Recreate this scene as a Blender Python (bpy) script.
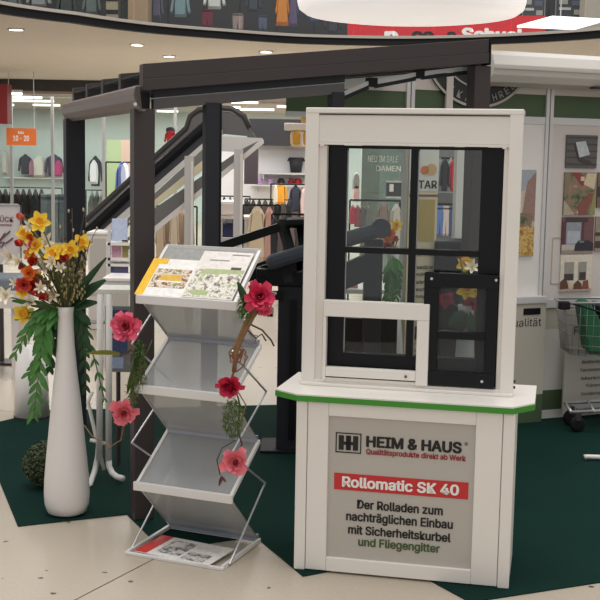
import bpy, math, random
import numpy as np
from mathutils import Vector, Matrix

for o in list(bpy.data.objects): bpy.data.objects.remove(o)
sc = bpy.context.scene
COL = sc.collection
R = math.radians
random.seed(7)

# ------------------------------------------------------------------ camera
FPX, EYE = 1170.0, 1.7
PITCH, ROLL = R(7.0), R(1.0)
_fw = Vector((0, math.cos(PITCH), -math.sin(PITCH)))
_rt = Vector((1, 0, 0)); _up = _rt.cross(_fw)
CR = _rt * math.cos(ROLL) + _up * math.sin(ROLL)
CU = -_rt * math.sin(ROLL) + _up * math.cos(ROLL)
cd = bpy.data.cameras.new('camera'); cam = bpy.data.objects.new('camera', cd); COL.objects.link(cam)
cd.sensor_width = 36; cd.sensor_fit = 'HORIZONTAL'; cd.lens = FPX / 600 * 36; cd.clip_end = 200
m = Matrix((CR, CU, -_fw)).transposed().to_4x4(); m.translation = (0, 0, EYE)
cam.matrix_world = m
sc.camera = cam

# ------------------------------------------------------------------ world, light, exposure
w = bpy.data.worlds.new('world'); sc.world = w; w.use_nodes = True
bg = w.node_tree.nodes['Background']
bg.inputs[0].default_value = (1.0, 0.978, 0.972, 1); bg.inputs[1].default_value = 0.72
sc.view_settings.view_transform = 'Standard'; sc.view_settings.look = 'None'
sc.view_settings.gamma = 1; sc.view_settings.use_curve_mapping = False
sc.view_settings.exposure = 0.0

def area(name, loc, size, energy, color=(1, .96, .9), rot=(0, 0, 0), sy=None):
    l = bpy.data.lights.new(name, 'AREA'); l.energy = energy; l.color = color
    l.shape = 'RECTANGLE'; l.size = size; l.size_y = sy or size
    o = bpy.data.objects.new(name, l); COL.objects.link(o); o.location = loc; o.rotation_euler = rot
    return o
area('atrium_skylight', (0.3, 5.5, 9.0), 6.0, 580, (1, .975, .96))
area('shop_ceiling_light', (-2.0, 25.0, 2.70), 12.0, 750, (1, .98, .95), sy=8.0)
area('mall_bounce_fill', (0.0, 16.5, 2.95), 9.0, 400, (1, .98, .95), sy=2.5)  # unseen area light added so that floor bounce brightens the mall ceiling
area('upper_shop_light', (-0.5, 16.0, 6.2), 8.0, 120, (1, .97, .93), sy=2)

# ------------------------------------------------------------------ helpers
def ray(x, y): return _fw + CR * ((x - 300) / FPX) - CU * ((y - 300) / FPX)
EYEP = Vector((0, 0, EYE))
def gnd(x, y, z=0.0):
    d = ray(x, y); return EYEP + d * ((z - EYE) / d.z)
def at(x, y, Y):
    d = ray(x, y); return EYEP + d * (Y / d.y)
def lin(c):
    return tuple((v / 255 / 12.92) if v / 255 <= .04045 else ((v / 255 + .055) / 1.055) ** 2.4 for v in c)

MATS = {}
def mat(name, rgb=(200, 200, 200), rough=.5, metal=0., emit=0., noise=0., nscale=20., alpha=1., bump=0., trans=False, spec=.5):
    if name in MATS: return MATS[name]
    mt = bpy.data.materials.new(name); mt.use_nodes = True
    nt = mt.node_tree; b = nt.nodes['Principled BSDF']
    c = (*lin(rgb), 1)
    b.inputs['Base Color'].default_value = c; b.inputs['Roughness'].default_value = rough
    b.inputs['Metallic'].default_value = metal; b.inputs['Specular IOR Level'].default_value = spec
    if emit:
        b.inputs['Emission Color'].default_value = c; b.inputs['Emission Strength'].default_value = emit
    if noise or bump:
        tc = nt.nodes.new('ShaderNodeTexCoord'); nz = nt.nodes.new('ShaderNodeTexNoise')
        nz.inputs['Scale'].default_value = nscale; nz.inputs['Detail'].default_value = 5
        nt.links.new(tc.outputs['Object'], nz.inputs['Vector'])
        if noise:
            mx = nt.nodes.new('ShaderNodeMix'); mx.data_type = 'RGBA'
            mx.inputs['A'].default_value = tuple(v * (1 - noise) for v in c[:3]) + (1,)
            mx.inputs['B'].default_value = tuple(min(1, v * (1 + noise)) for v in c[:3]) + (1,)
            nt.links.new(nz.outputs['Fac'], mx.inputs['Factor']); nt.links.new(mx.outputs['Result'], b.inputs['Base Color'])
        if bump:
            bp = nt.nodes.new('ShaderNodeBump'); bp.inputs['Strength'].default_value = bump; bp.inputs['Distance'].default_value = .004
            nt.links.new(nz.outputs['Fac'], bp.inputs['Height']); nt.links.new(bp.outputs['Normal'], b.inputs['Normal'])
    if alpha < 1:
        b.inputs['Alpha'].default_value = alpha
    MATS[name] = mt
    return mt

def glassy(name, tint, refl=.06, rough=.02, dens=0.):
    """thin pane: transparent with a little reflection and optional scattering film"""
    mt = bpy.data.materials.new(name); mt.use_nodes = True; nt = mt.node_tree; nt.nodes.clear()
    o = nt.nodes.new('ShaderNodeOutputMaterial'); t = nt.nodes.new('ShaderNodeBsdfTransparent')
    g = nt.nodes.new('ShaderNodeBsdfGlossy'); d = nt.nodes.new('ShaderNodeBsdfDiffuse')
    t.inputs[0].default_value = (*lin(tint), 1); g.inputs['Roughness'].default_value = rough
    d.inputs[0].default_value = (*lin(tint), 1)
    m1 = nt.nodes.new('ShaderNodeMixShader'); m2 = nt.nodes.new('ShaderNodeMixShader')
    m1.inputs[0].default_value = dens; m2.inputs[0].default_value = refl
    nt.links.new(t.outputs[0], m1.inputs[1]); nt.links.new(d.outputs[0], m1.inputs[2])
    nt.links.new(m1.outputs[0], m2.inputs[1]); nt.links.new(g.outputs[0], m2.inputs[2])
    nt.links.new(m2.outputs[0], o.inputs[0])
    MATS[name] = mt
    return mt

class MB:
    def __init__(s): s.v = []; s.f = []
    def add(s, vs, fs, M=None):
        b = len(s.v)
        s.v += [tuple(M @ Vector(p)) if M is not None else tuple(p) for p in vs]
        s.f += [tuple(b + i for i in f) for f in fs]
        return s
    def box(s, c, d, M=None):
        x, y, z = c; a, b_, h = d[0] / 2, d[1] / 2, d[2] / 2
        vs = [(x + i * a, y + j * b_, z + k * h) for k in (-1, 1) for j in (-1, 1) for i in (-1, 1)]
        return s.add(vs, [(0, 2, 3, 1), (4, 5, 7, 6), (0, 1, 5, 4), (2, 6, 7, 3), (0, 4, 6, 2), (1, 3, 7, 5)], M)
    def box2(s, p, q, M=None):
        return s.box([(p[i] + q[i]) / 2 for i in range(3)], [abs(q[i] - p[i]) for i in range(3)], M)
    def beam(s, p, q, wd, ht, up=(0, 0, 1)):
        p, q = Vector(p), Vector(q); d = q - p; L = d.length; d.normalize()
        x = d.cross(Vector(up)).normalized(); z = x.cross(d)
        M = Matrix((x, d, z)).transposed().to_4x4(); M.translation = (p + q) / 2
        return s.box((0, 0, 0), (wd, L, ht), M)
    def tube(s, pts, r, n=8, cap=True):
        pts = [Vector(p) for p in pts]; k = len(pts)
        rs = r if isinstance(r, (list, tuple)) else [r] * k
        base = len(s.v); ref = None
        for i, p in enumerate(pts):
            d = (pts[min(i + 1, k - 1)] - pts[max(i - 1, 0)]).normalized()
            if ref is None:
                ref = d.orthogonal().normalized()
            x = (ref - d * ref.dot(d))
            x = x.normalized() if x.length > 1e-6 else d.orthogonal().normalized()
            y = d.cross(x); ref = x
            for j in range(n):
                a = 2 * math.pi * j / n
                s.v.append(tuple(p + (x * math.cos(a) + y * math.sin(a)) * rs[i]))
        for i in range(k - 1):
            for j in range(n):
                s.f.append((base + i * n + j, base + i * n + (j + 1) % n, base + (i + 1) * n + (j + 1) % n, base + (i + 1) * n + j))
        if cap:
            s.f.append(tuple(base + j for j in reversed(range(n)))); s.f.append(tuple(base + (k - 1) * n + j for j in range(n)))
        return s
    def lathe(s, prof, n=32, c=(0, 0, 0)):
        base = len(s.v)
        for r, z in prof:
            for j in range(n):
                a = 2 * math.pi * j / n; s.v.append((c[0] + r * math.cos(a), c[1] + r * math.sin(a), c[2] + z))
        for i in range(len(prof) - 1):
            for j in range(n):
                s.f.append((base + i * n + j, base + i * n + (j + 1) % n, base + (i + 1) * n + (j + 1) % n, base + (i + 1) * n + j))
        return s
    def prism(s, poly, z0, z1, M=None):
        n = len(poly)
        vs = [(x, y, z0) for x, y in poly] + [(x, y, z1) for x, y in poly]
        fs = [tuple(reversed(range(n))), tuple(range(n, 2 * n))] + [(i, (i + 1) % n, n + (i + 1) % n, n + i) for i in range(n)]
        return s.add(vs, fs, M)
    def sphere(s, c, r, n=10, m=6, sc_=(1, 1, 1)):
        vs = []; fs = []
        for i in range(m + 1):
            t = math.pi * i / m
            for j in range(n):
                a = 2 * math.pi * j / n
                vs.append((c[0] + r * sc_[0] * math.sin(t) * math.cos(a), c[1] + r * sc_[1] * math.sin(t) * math.sin(a), c[2] + r * sc_[2] * math.cos(t)))
        for i in range(m):
            for j in range(n): fs.append((i * n + j, (i + 1) * n + j, (i + 1) * n + (j + 1) % n, i * n + (j + 1) % n))
        return s.add(vs, fs)
    def mesh(s, name, smooth=False):
        me = bpy.data.meshes.new(name); me.from_pydata(s.v, [], s.f); me.validate(); me.update()
        if smooth: me.polygons.foreach_set('use_smooth', [True] * len(me.polygons))
        return me
    def build(s, name, material, parent=None, smooth=False, world=False, bevel=0., thick=0., sub=0):
        me = s.mesh(name, smooth)
        if world and parent: me.transform(parent.matrix_basis.inverted())
        return link(name, me, material, parent, bevel, thick, sub)

def link(name, me, material, parent=None, bevel=0., thick=0., sub=0):
    o = bpy.data.objects.new(name, me); COL.objects.link(o)
    if not me.materials: me.materials.append(material)
    if parent: o.parent = parent
    if thick:
        md = o.modifiers.new('thickness', 'SOLIDIFY'); md.thickness = thick; md.offset = 0
    if bevel:
        md = o.modifiers.new('bevel', 'BEVEL'); md.width = bevel; md.segments = 2; md.limit_method = 'ANGLE'
    if sub:
        md = o.modifiers.new('subdivision', 'SUBSURF'); md.levels = sub; md.render_levels = sub
    return o

def tag(o, label=None, cat=None, group=None, kind=None):
    if label: o['label'] = label
    if cat: o['category'] = cat
    if group: o['group'] = group
    if kind: o['kind'] = kind
    return o
def thing(name, label, cat, loc=(0, 0, 0), rz=0., group=None):
    o = bpy.data.objects.new(name, None); COL.objects.link(o); o.empty_display_size = .1
    o.matrix_basis = Matrix.Translation(Vector(loc)) @ Matrix.Rotation(rz, 4, 'Z')
    return tag(o, label, cat, group)
def single(mb, name, material, label, cat, group=None, smooth=False, kind=None, **k):
    """a thing that is one mesh, built in world space, origin put at its base"""
    me = mb.mesh(name, smooth)
    co = np.array([v.co for v in me.vertices]); lo, hi = co.min(0), co.max(0)
    b = Vector(((lo[0] + hi[0]) / 2, (lo[1] + hi[1]) / 2, lo[2]))
    me.transform(Matrix.Translation(-b))
    o = link(name, me, material, None, **k); o.location = b
    return tag(o, label, cat, group, kind)

def load_sans():
    try:
        import os
        p = os.path.join(bpy.utils.resource_path('LOCAL'), 'datafiles', 'fonts', 'Inter.woff2')
        return bpy.data.fonts.load(p)
    except Exception:
        return None
SANS = load_sans()
def text_mesh(body, w_, h_, bold=0., depth=.0012, keep=False):
    """flat lettering standing in the local XZ plane, facing -Y, scaled to w_ x h_ (h_ over the whole glyph box), origin lower left"""
    cu = bpy.data.curves.new('lettering', 'FONT'); cu.body = body; cu.size = 1
    if SANS: cu.font = SANS
    cu.offset = 0. if SANS else bold
    cu.resolution_u = 3
    ob = bpy.data.objects.new('lettering', cu); COL.objects.link(ob)
    dg = bpy.context.evaluated_depsgraph_get(); dg.update()
    me = bpy.data.meshes.new_from_object(ob.evaluated_get(dg))
    bpy.data.objects.remove(ob)
    if SANS and bold > 0:     # heavier weight: shifted copies of the outline joined together
        vs = [v.co.copy() for v in me.vertices]; fs = [tuple(p.vertices) for p in me.polygons]; V = []; F_ = []
        k = bold * 1.25
        for q, (dx, dy) in enumerate(((0, 0), (k, 0), (-k, 0), (k * .6, k * .6), (-k * .6, -k * .6), (k * .6, -k * .6), (-k * .6, k * .6))):
            b_ = len(V); V += [(v.x + dx, v.y + dy, q * .00022) for v in vs]; F_ += [tuple(b_ + i for i in f) for f in fs]
        bpy.data.meshes.remove(me); me = bpy.data.meshes.new('lettering'); me.from_pydata(V, [], F_)
    co = np.array([v.co for v in me.vertices]); lo, hi = co.min(0), co.max(0)
    sx = w_ / (hi[0] - lo[0]); sy = h_ / (hi[1] - lo[1])
    for v in me.vertices:
        x, y = (v.co.x - lo[0]) * sx, (v.co.y - lo[1]) * sy
        v.co = (x, -v.co.z, y)
    me.update()
    return me
def text(body, parent, M, w_, h_, material, bold=.012, name='lettering'):
    me = text_mesh(body, w_, h_, bold); me.transform(M)
    o = link(name, me, material, parent)
    return o
def rowtext(rows, parent, x0, x1, z0, z1, y, material):
    pass

# ------------------------------------------------------------------ materials
M_cream = mat('cream_plastic', (228, 222, 213), .38, noise=.03, nscale=3)
M_cream2 = mat('cream_frame', (232, 227, 219), .35)
M_dark = mat('anthracite_aluminium', (60, 53, 52), .45, spec=.35, noise=.05, nscale=4)
M_dark2 = mat('slate_aluminium', (40, 41, 47), .5, spec=.3)
M_black = mat('black_frame', (15, 16, 20), .4, spec=.25)
M_blackm = mat('matt_black', (20, 21, 24), .6, spec=.25)
M_white = mat('white_gloss', (226, 222, 217), .3, noise=.015, nscale=3)
M_whitem = mat('white_matt', (214, 210, 204), .6)
M_wallw = mat('white_panel', (206, 198, 192), .6, noise=.02, nscale=2)
M_alu = mat('brushed_aluminium', (186, 186, 188), .35, metal=.55)
M_alu2 = mat('pale_aluminium', (206, 205, 203), .4, metal=.25)
M_green = mat('green_edge', (58, 140, 38), .4)
M_dgreen = mat('dark_green_panel', (72, 92, 62), .6)
M_grey = mat('grey_panel', (178, 172, 163), .5)
M_signg = mat('silver_sign', (184, 178, 169), .45, noise=.02, nscale=2)
M_red = mat('sign_red', (196, 42, 44), .5)
M_ink = mat('ink_black', (24, 22, 22), .6)
M_inkr = mat('ink_dark_red', (150, 40, 40), .6)
M_inkg = mat('ink_green', (70, 92, 48), .6)
M_inkw = mat('ink_white', (240, 236, 230), .6)
M_glass = glassy('clear_glass', (238, 243, 241), .035)
M_glassg = glassy('green_glass', (184, 196, 190), .05, dens=.22)
M_bal = glassy('balustrade_glass', (236, 240, 240), .03)
M_roofgl = glassy('roof_glass', (205, 212, 210), .06, dens=.10)
M_mesh = glassy('insect_mesh', (214, 216, 218), .01, .3, dens=.04)
M_plexi = glassy('smoked_acrylic', (214, 216, 216), .07, .15, dens=.42)
M_leaf = mat('leaf_green', (66, 122, 48), .5, noise=.25, nscale=30)
M_leafd = mat('leaf_dark', (38, 78, 42), .45, noise=.25, nscale=30)
M_stem = mat('stem_green', (84, 96, 52), .6)
M_twig = mat('twig_brown', (78, 62, 50), .8)
M_vine = mat('vine_brown', (132, 98, 66), .8, noise=.3, nscale=60)
M_yellow = mat('petal_yellow', (246, 208, 64), .5, noise=.12, nscale=40)
M_trump = mat('trumpet_gold', (242, 184, 44), .5)
M_orange = mat('petal_orange', (232, 120, 40), .5)
M_pink = mat('petal_pink', (224, 92, 118), .5, noise=.35, nscale=1.6)
M_rose = mat('petal_rose_red', (208, 46, 84), .5, noise=.35, nscale=1.6)
M_tulip = mat('petal_red', (205, 66, 52), .5, noise=.2, nscale=40)
M_salmon = mat('petal_salmon', (226, 130, 112), .5)
M_ivory = mat('petal_ivory', (232, 222, 200), .5)
M_lamp = mat('lamp_shade', (250, 244, 240), .5, emit=.55)
M_tube = mat('light_tube', (255, 250, 240), .5, emit=3)
M_down = mat('downlight_lens', (255, 248, 235), .5, emit=9)

# floor terrazzo
def floor_material():
    mt = bpy.data.materials.new('terrazzo'); mt.use_nodes = True; nt = mt.node_tree; b = nt.nodes['Principled BSDF']
    geo = nt.nodes.new('ShaderNodeNewGeometry')
    n1 = nt.nodes.new('ShaderNodeTexNoise'); n1.inputs['Scale'].default_value = 55; n1.inputs['Detail'].default_value = 4
    n2 = nt.nodes.new('ShaderNodeTexNoise'); n2.inputs['Scale'].default_value = 1.2
    vo = nt.nodes.new('ShaderNodeTexVoronoi'); vo.inputs['Scale'].default_value = 8.5
    wn = nt.nodes.new('ShaderNodeTexNoise'); wn.inputs['Scale'].default_value = 60
    for n in (n1, n2, vo, wn): nt.links.new(geo.outputs['Position'], n.inputs['Vector'])
    mx = nt.nodes.new('ShaderNodeMix'); mx.data_type = 'RGBA'
    mx.inputs['A'].default_value = (*lin((163, 151, 134)), 1); mx.inputs['B'].default_value = (*lin((194, 183, 166)), 1)
    nt.links.new(n1.outputs['Fac'], mx.inputs['Factor'])
    mx2 = nt.nodes.new('ShaderNodeMix'); mx2.data_type = 'RGBA'; mx2.inputs['B'].default_value = (*lin((181, 169, 151)), 1)
    nt.links.new(n2.outputs['Fac'], mx2.inputs['Factor']); nt.links.new(mx.outputs['Result'], mx2.inputs['A'])
    # dark chips: small discs, only in some voronoi cells
    lt = nt.nodes.new('ShaderNodeMath'); lt.operation = 'MULTIPLY_ADD'; lt.inputs[1].default_value = .16; 
    nt.links.new(wn.outputs['Fac'], lt.inputs[0]); lt.inputs[2].default_value = 0.02
    cmpn = nt.nodes.new('ShaderNodeMath'); cmpn.operation = 'LESS_THAN'
    nt.links.new(vo.outputs['Distance'], cmpn.inputs[0]); nt.links.new(lt.outputs[0], cmpn.inputs[1])
    sp = nt.nodes.new('ShaderNodeSeparateColor'); nt.links.new(vo.outputs['Color'], sp.inputs[0])
    pick = nt.nodes.new('ShaderNodeMath'); pick.operation = 'LESS_THAN'; pick.inputs[1].default_value = .45
    nt.links.new(sp.outputs[0], pick.inputs[0])
    mul = nt.nodes.new('ShaderNodeMath'); mul.operation = 'MULTIPLY'
    nt.links.new(cmpn.outputs[0], mul.inputs[0]); nt.links.new(pick.outputs[0], mul.inputs[1])
    mx3 = nt.nodes.new('ShaderNodeMix'); mx3.data_type = 'RGBA'; mx3.inputs['B'].default_value = (*lin((74, 62, 54)), 1)
    nt.links.new(mul.outputs[0], mx3.inputs['Factor']); nt.links.new(mx2.outputs['Result'], mx3.inputs['A'])
    nt.links.new(mx3.outputs['Result'], b.inputs['Base Color']); b.inputs['Roughness'].default_value = .33
    return mt
M_floor = floor_material()
M_joint = mat('joint_dark', (96, 78, 62), .9)
M_carpet = mat('green_carpet', (15, 44, 38), .95, noise=.22, nscale=2.5, bump=.4, spec=.1)
M_ceil = mat('ceiling_plaster', (222, 215, 206), .8, noise=.02, nscale=1)

# ================================================================== SETTING
# floor: base + large terrazzo slabs with recessed joints along the visible joint direction
single(MB().box((0, 18, -.06), (60, 44, .1)), 'floor', M_joint, None, None, kind='structure')
fl = [o for o in COL.objects if o.name == 'floor'][0]
j0, j1 = gnd(75, 600), gnd(150, 561)
jd = (j1 - j0).normalized(); jn = Vector((-jd.y, jd.x, 0))
G = .004; SW, SL = 3.6, 3.6
Mj = Matrix((jd, jn, (0, 0, 1))).transposed().to_4x4(); Mj.translation = (j0.x, j0.y, 0)
Minv = Mj.inverted()
slab_me = MB().box2((G, G, -.012), (SL - G, SW - G, 0)).mesh('floor_slab')
for a in range(-5, 10):
    for b in range(-8, 8):
        c = Mj @ Vector(((a + .5) * SL - 1.2, (b + .5) * SW, 0))
        if not (-9 < c.x < 9 and -1 < c.y < 33) or abs(c.x) > 3 + c.y * .4: continue
        o = bpy.data.objects.new('floor_slab', slab_me); COL.objects.link(o)
        if not slab_me.materials: slab_me.materials.append(M_floor)
        o.parent = fl
        o.matrix_parent_inverse = fl.matrix_world.inverted() if False else Matrix.Translation(-fl.location)
        o.matrix_basis = Mj @ Matrix.Translation((a * SL - 1.2, b * SW, 0))

# carpet with zigzag front edge
cp = [gnd(-40, 390), gnd(18, 527), gnd(127, 515), gnd(163, 551), gnd(255, 537), gnd(303, 577), gnd(392, 560), gnd(437, 585), gnd(470, 603), gnd(640, 577), gnd(760, 520), gnd(700, 395), gnd(48, 411)]
cp[0] = cp[1] + (gnd(0, 483) - gnd(18, 527)).normalized() * 2.05
single(MB().prism([(p.x, p.y) for p in cp], .0005, .005), 'carpet', M_carpet,
       'dark green carpet with zigzag front edge under the display stand', 'carpet')

# ceiling of the ground floor: slab around a round atrium opening
ap = np.array([[-2.83, 11.1], [-2.27, 11.82], [-1.64, 12.64], [-.88, 13.13], [-.05, 13.55], [1.09, 13.58], [2.15, 13.16], [3.06, 12.36]])
A = np.c_[2 * ap, np.ones(len(ap))]; s_ = np.linalg.lstsq(A, (ap ** 2).sum(1), rcond=None)[0]
acx, acy = s_[0], s_[1]; AR = math.sqrt(s_[2] + acx ** 2 + acy ** 2)
def ring(mb, r0, r1, z0, z1, a0=-5, a1=185, n=76):
    for i in range(n):
        t0, t1 = R(a0 + (a1 - a0) * i / n), R(a0 + (a1 - a0) * (i + 1) / n)
        P = lambda r, t, z: (acx + (r + arad(t)) * math.cos(t), acy + (r + arad(t)) * math.sin(t), z)
        vs = [P(r0, t0, z0), P(r1, t0, z0), P(r1, t1, z0), P(r0, t1, z0), P(r0, t0, z1), P(r1, t0, z1), P(r1, t1, z1), P(r0, t1, z1)]
        fs = [(0, 3, 2, 1), (4, 5, 6, 7), (0, 4, 7, 3), (1, 2, 6, 5)]
        mb.add(vs, fs)
    return mb
CZ = 3.0
_pa = sorted((math.atan2(y - acy, x - acx), math.hypot(x - acx, y - acy) - AR) for x, y in ap)
def arad(t):
    return float(np.interp(t, [p[0] for p in _pa], [p[1] for p in _pa]))
ce = single(ring(MB(), AR, AR + 13, CZ, CZ + .02), 'ceiling', M_ceil, None, None, kind='structure')
for nm, r0, r1, z0, z1, mm in (('edge_band', AR - .02, AR + .06, CZ - .03, CZ + .045, M_blackm), ('edge_trim', AR - .05, AR + .06, CZ + .045, CZ + .075, M_grey)):
    me = ring(MB(), r0, r1, z0, z1).mesh(nm); me.transform(Matrix.Translation(-ce.location)); link(nm, me, mm, ce)
up = single(ring(MB(), AR + .06, AR + 13, CZ + .025, CZ + .06), 'floor_upper', M_grey, None, None, kind='structure')
# upper glass balustrade, pane by pane
for i in range(16):
    a0 = 30 + i * 7.5
    me = ring(MB(), AR + .0, AR + .012, CZ + .076, CZ + 1.0, a0 + .12, a0 + 7.38, 6).mesh('balustrade_pane')
    me.transform(Matrix.Translation(-up.location)); link('balustrade_pane', me, M_bal, up)
# upper shop wall
uw_ = single(MB().box((0, 18.3, 4.6), (14, .2, 3.1)), 'wall_upper', mat('upper_wall_dark', (44, 42, 46), .7), None, None, kind='structure')

# ground floor shop shell
SH0, SH1 = 21.6, 30.0
MINT = mat('mint_wall', (198, 212, 209), .8)
single(MB().box((0, SH1 + .1, 1.4), (22, .2, 2.9)), 'wall_back', MINT, None, None, kind='structure')
single(MB().box((0, (SH0 + SH1) / 2, 2.80), (22, SH1 - SH0, .1)), 'ceiling_shop', mat('shop_ceiling', (176, 166, 158), .8), None, None, kind='structure')
single(MB().box((0, SH0, 2.90), (22, .2, .21)), 'trim_1', mat('header_dark', (58, 54, 54), .6), None, None, kind='structure')
single(MB().box((6.9, 22.0, 1.4), (.2, 16, 2.9)), 'wall_right', M_wallw, None, None, kind='structure')
# shop glazing with slim mullions
gz = single(MB().box((-5.2, SH0 - .05, 1.36), (7.0, .012, 2.72)), 'window_1', M_glass, None, None, kind='structure')
for px in (12, 53, 104, 175):
    p = at(px, 200, SH0 - .05)
    mb = MB().box((p.x, SH0 - .05, 1.36), (.05, .06, 2.72)); me = mb.mesh('mullion'); me.transform(Matrix.Translation(-gz.location))
    link('mullion', me, M_alu, gz)
# ceiling tubes in shop
TG = 'light tubes in the shop ceiling'
TL = ['short topmost light tube just right of the red panel', 'second highest light tube above the orange sign', 'short light tube at the left end of the row above the orange sign', 'long light tube right in the row above the orange sign', 'shortest light tube lowest beside the red panel', 'lowest long light tube above the right end of the orange sign', 'upper light tube between the pergola post and the middle post', 'lower light tube between the pergola post and the middle post', 'topmost light tube right of the middle post', 'rightmost light tube above the yellow lantern', 'longest light tube above the escalator landing', 'light tube directly at the right edge of the middle post']
for _i, (x0, x1, y, Y) in enumerate(((8, 22, 92, 21.2), (8, 42, 101, 22.5), (8, 24, 109.5, 24), (24, 54, 109, 24), (7, 14, 116, 26.3), (33, 60, 115, 26.0), (155, 175, 114, 25.4), (157, 178, 120, 28.5), (231, 258, 105, 23), (277, 312, 110, 24.6), (240, 274, 115.5, 26.4), (218, 240, 112, 25.4))):
    a, b = at(x0, y, Y), at(x1, y, Y)
    tz = 2.72
    t = thing('ceiling_light_tube', TL[_i], 'ceiling light', ((a.x + b.x) / 2, Y, tz), 0, TG)
    L = (b.x - a.x)
    MB().tube([(-L / 2, 0, 0), (L / 2, 0, 0)], .022, 8).build('tube', M_tube, t, True)
    MB().box((0, 0, .05), (L, .14, .04)).build('housing', M_whitem, t)

# downlights in the mall ceiling
DL = ['leftmost recessed downlight in the beige ceiling above the red panel', 'recessed downlight in the beige ceiling above the pergola gutter', 'small far recessed downlight just above the dark pergola rafter',
      'recessed downlight in the beige ceiling above the middle of the dark rafter', 'recessed downlight at the ceiling edge just above the dark rafter']
for (x, y), lb in zip(((16, 28.5), (137, 44), (169, 55.5), (266, 51), (410, 44.5)), DL):
    p = gnd(x, y, CZ)
    t = thing('downlight', lb, 'ceiling light', (p.x, p.y, CZ - .012), 0)
    MB().lathe([(.0, 0), (.072, 0), (.072, -.004), (0, -.004)], 20).build('lens', M_down, t)
    MB().lathe([(.072, .01), (.092, .01), (.092, -.008), (.072, -.006), (.072, .01)], 20).build('rim', M_whitem, t, True)
for (x, y), e in zip(((16, 28.5), (137, 44), (266, 51)), (9, 9, 9)):
    p = gnd(x, y, CZ)
    l = bpy.data.lights.new('downlight_beam', 'SPOT'); l.energy = 25; l.spot_size = R(110); l.spot_blend = 1; l.color = (1, .93, .82); l.shadow_soft_size = .06
    o = bpy.data.objects.new('downlight_beam', l); COL.objects.link(o); o.location = (p.x, p.y, CZ - .03)

# ================================================================== PERGOLA
ux, vx = Vector((.9404, .3401, 0)), Vector((-.3401, .9404, 0))
P1 = gnd(141, 518)
Mp = Matrix((ux, vx, (0, 0, 1))).transposed().to_4x4(); Mp.translation = (P1.x, P1.y, 0)
pg = thing('pergola', 'dark grey aluminium lean-to pergola with sloping glass roof on posts', 'pergola', P1, math.atan2(ux.y, ux.x))
SL_ = .112        # roof slope
DEP = 2.0
def post(x, y, sz, h, mt=M_dark, name='post'):
    return MB().box2((x - sz / 2, y - sz / 2, .006), (x + sz / 2, y + sz / 2, h)).build(name, mt, pg, bevel=.004)
post(0.005, 0, .095, 1.90)
post(0.0, DEP - .08, .115, 1.90, M_dark2)
post(1.70, 0, .088, 2.16)
post(1.70, DEP - .08, .088, 2.16)
# gutter with rounded outer face
gp = [(x + .045, z) for x, z in [(-.045, 1.885), (-.06, 1.885), (-.085, 1.90), (-.10, 1.93), (-.105, 1.96), (-.10, 1.985), (-.09, 1.997), (-.045, 1.997)]]
Mg = Matrix(((1, 0, 0, 0), (0, 0, 1, 0), (0, 1, 0, 0), (0, 0, 0, 1)))
gq = gp[2:7]; gin = [(x + .006, z) for x, z in reversed(gq)]
MB().prism([(-.005, 1.885), (-.02, 1.885)] + gq + [(-.03, 1.997), (-.03, 1.990), (-.038, 1.985)] + gin[1:] + [(-.02, 1.892), (-.005, 1.892)], -.115, DEP + .02, Mg).build('gutter', mat('gutter_aluminium', (112, 101, 97), .4), pg, smooth=False, bevel=.003)
MB().lathe([(0, .0), (.008, 0), (.008, .006), (0, .006)], 8).build('bolt', M_alu2, pg).matrix_basis = Matrix.Translation((-.052, -.112, 1.915)) @ Matrix.Rotation(R(90), 4, 'X')
for i in range(5):
    y = i * (DEP - .08) / 4
    w2 = .075 if i == 0 else .055
    hi = .118 if i == 0 else .105
    off = -.018 if i == 0 else 0
    x0, x1 = -.005, 1.722
    mb = MB()
    z = lambda x: 1.978 + SL_ * (x) 
    for (a, b, c, d, wd) in ((0, .052, 0, 0, w2 + .01), (.052, hi, 0, 0, w2)):
        vs = [(x, y + off + s * wd / 2, z(x) + h) for x in (x0, x1) for s in (-1, 1) for h in (a, b)]
        mb.add(vs, [(0, 1, 3, 2), (4, 6, 7, 5), (0, 4, 5, 1), (2, 3, 7, 6), (1, 5, 7, 3), (0, 2, 6, 4)])
    mb.build('rafter', M_dark, pg, bevel=.002)
    if i < 4:
        vs = [(x, yy, z(x) + h) for x in (.0, 1.75) for yy in (y + .03, y + (DEP - .08) / 4 - .03) for h in (.075, .083)]
        MB().add(vs, [(0, 1, 3, 2), (4, 6, 7, 5), (0, 4, 5, 1), (2, 3, 7, 6), (1, 5, 7, 3), (0, 2, 6, 4)]).build('glass_panel', M_roofgl, pg)
# rafter end cap (profile end) at the high end, with bolts
MB().box2((1.723, -.062, 2.163), (1.731, .028, 2.292)).build('rafter_end_cap', M_black, pg)
# wall beam at the high side
MB().box2((1.66, .05, 2.16), (1.75, DEP - .08, 2.25)).build('wall_beam', M_dark, pg)
MB().box2((.0, .05, 1.90), (.05, DEP - .1, 1.975)).build('gutter_beam', M_dark2, pg)
# glazed side frame below the near rafter
def slope_bar(x0, x1, z0, z1, wd, nm, mt, y=0.02):
    vs = [(x, y + s * wd / 2, 0 + h + SL_ * x) for x in (x0, x1) for s in (-1, 1) for h in (z0, z1)]
    return MB().add(vs, [(0, 1, 3, 2), (4, 6, 7, 5), (0, 4, 5, 1), (2, 3, 7, 6), (1, 5, 7, 3), (0, 2, 6, 4)]).build(nm, mt, pg)
slope_bar(.055, .98, 1.945, 1.985, .06, 'top_rail', M_dark2)
slope_bar(.055, .98, 1.893, 1.940, .05, 'top_rail', mat('rail_grey', (84, 82, 82), .45))
for x in (.331, .948):
    post(x, .02, .066, 1.90 + SL_ * x, M_dark2, 'side_post')
slope_bar(.365, .38, 1.0, 1.90, .02, 'bead', M_black)
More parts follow.
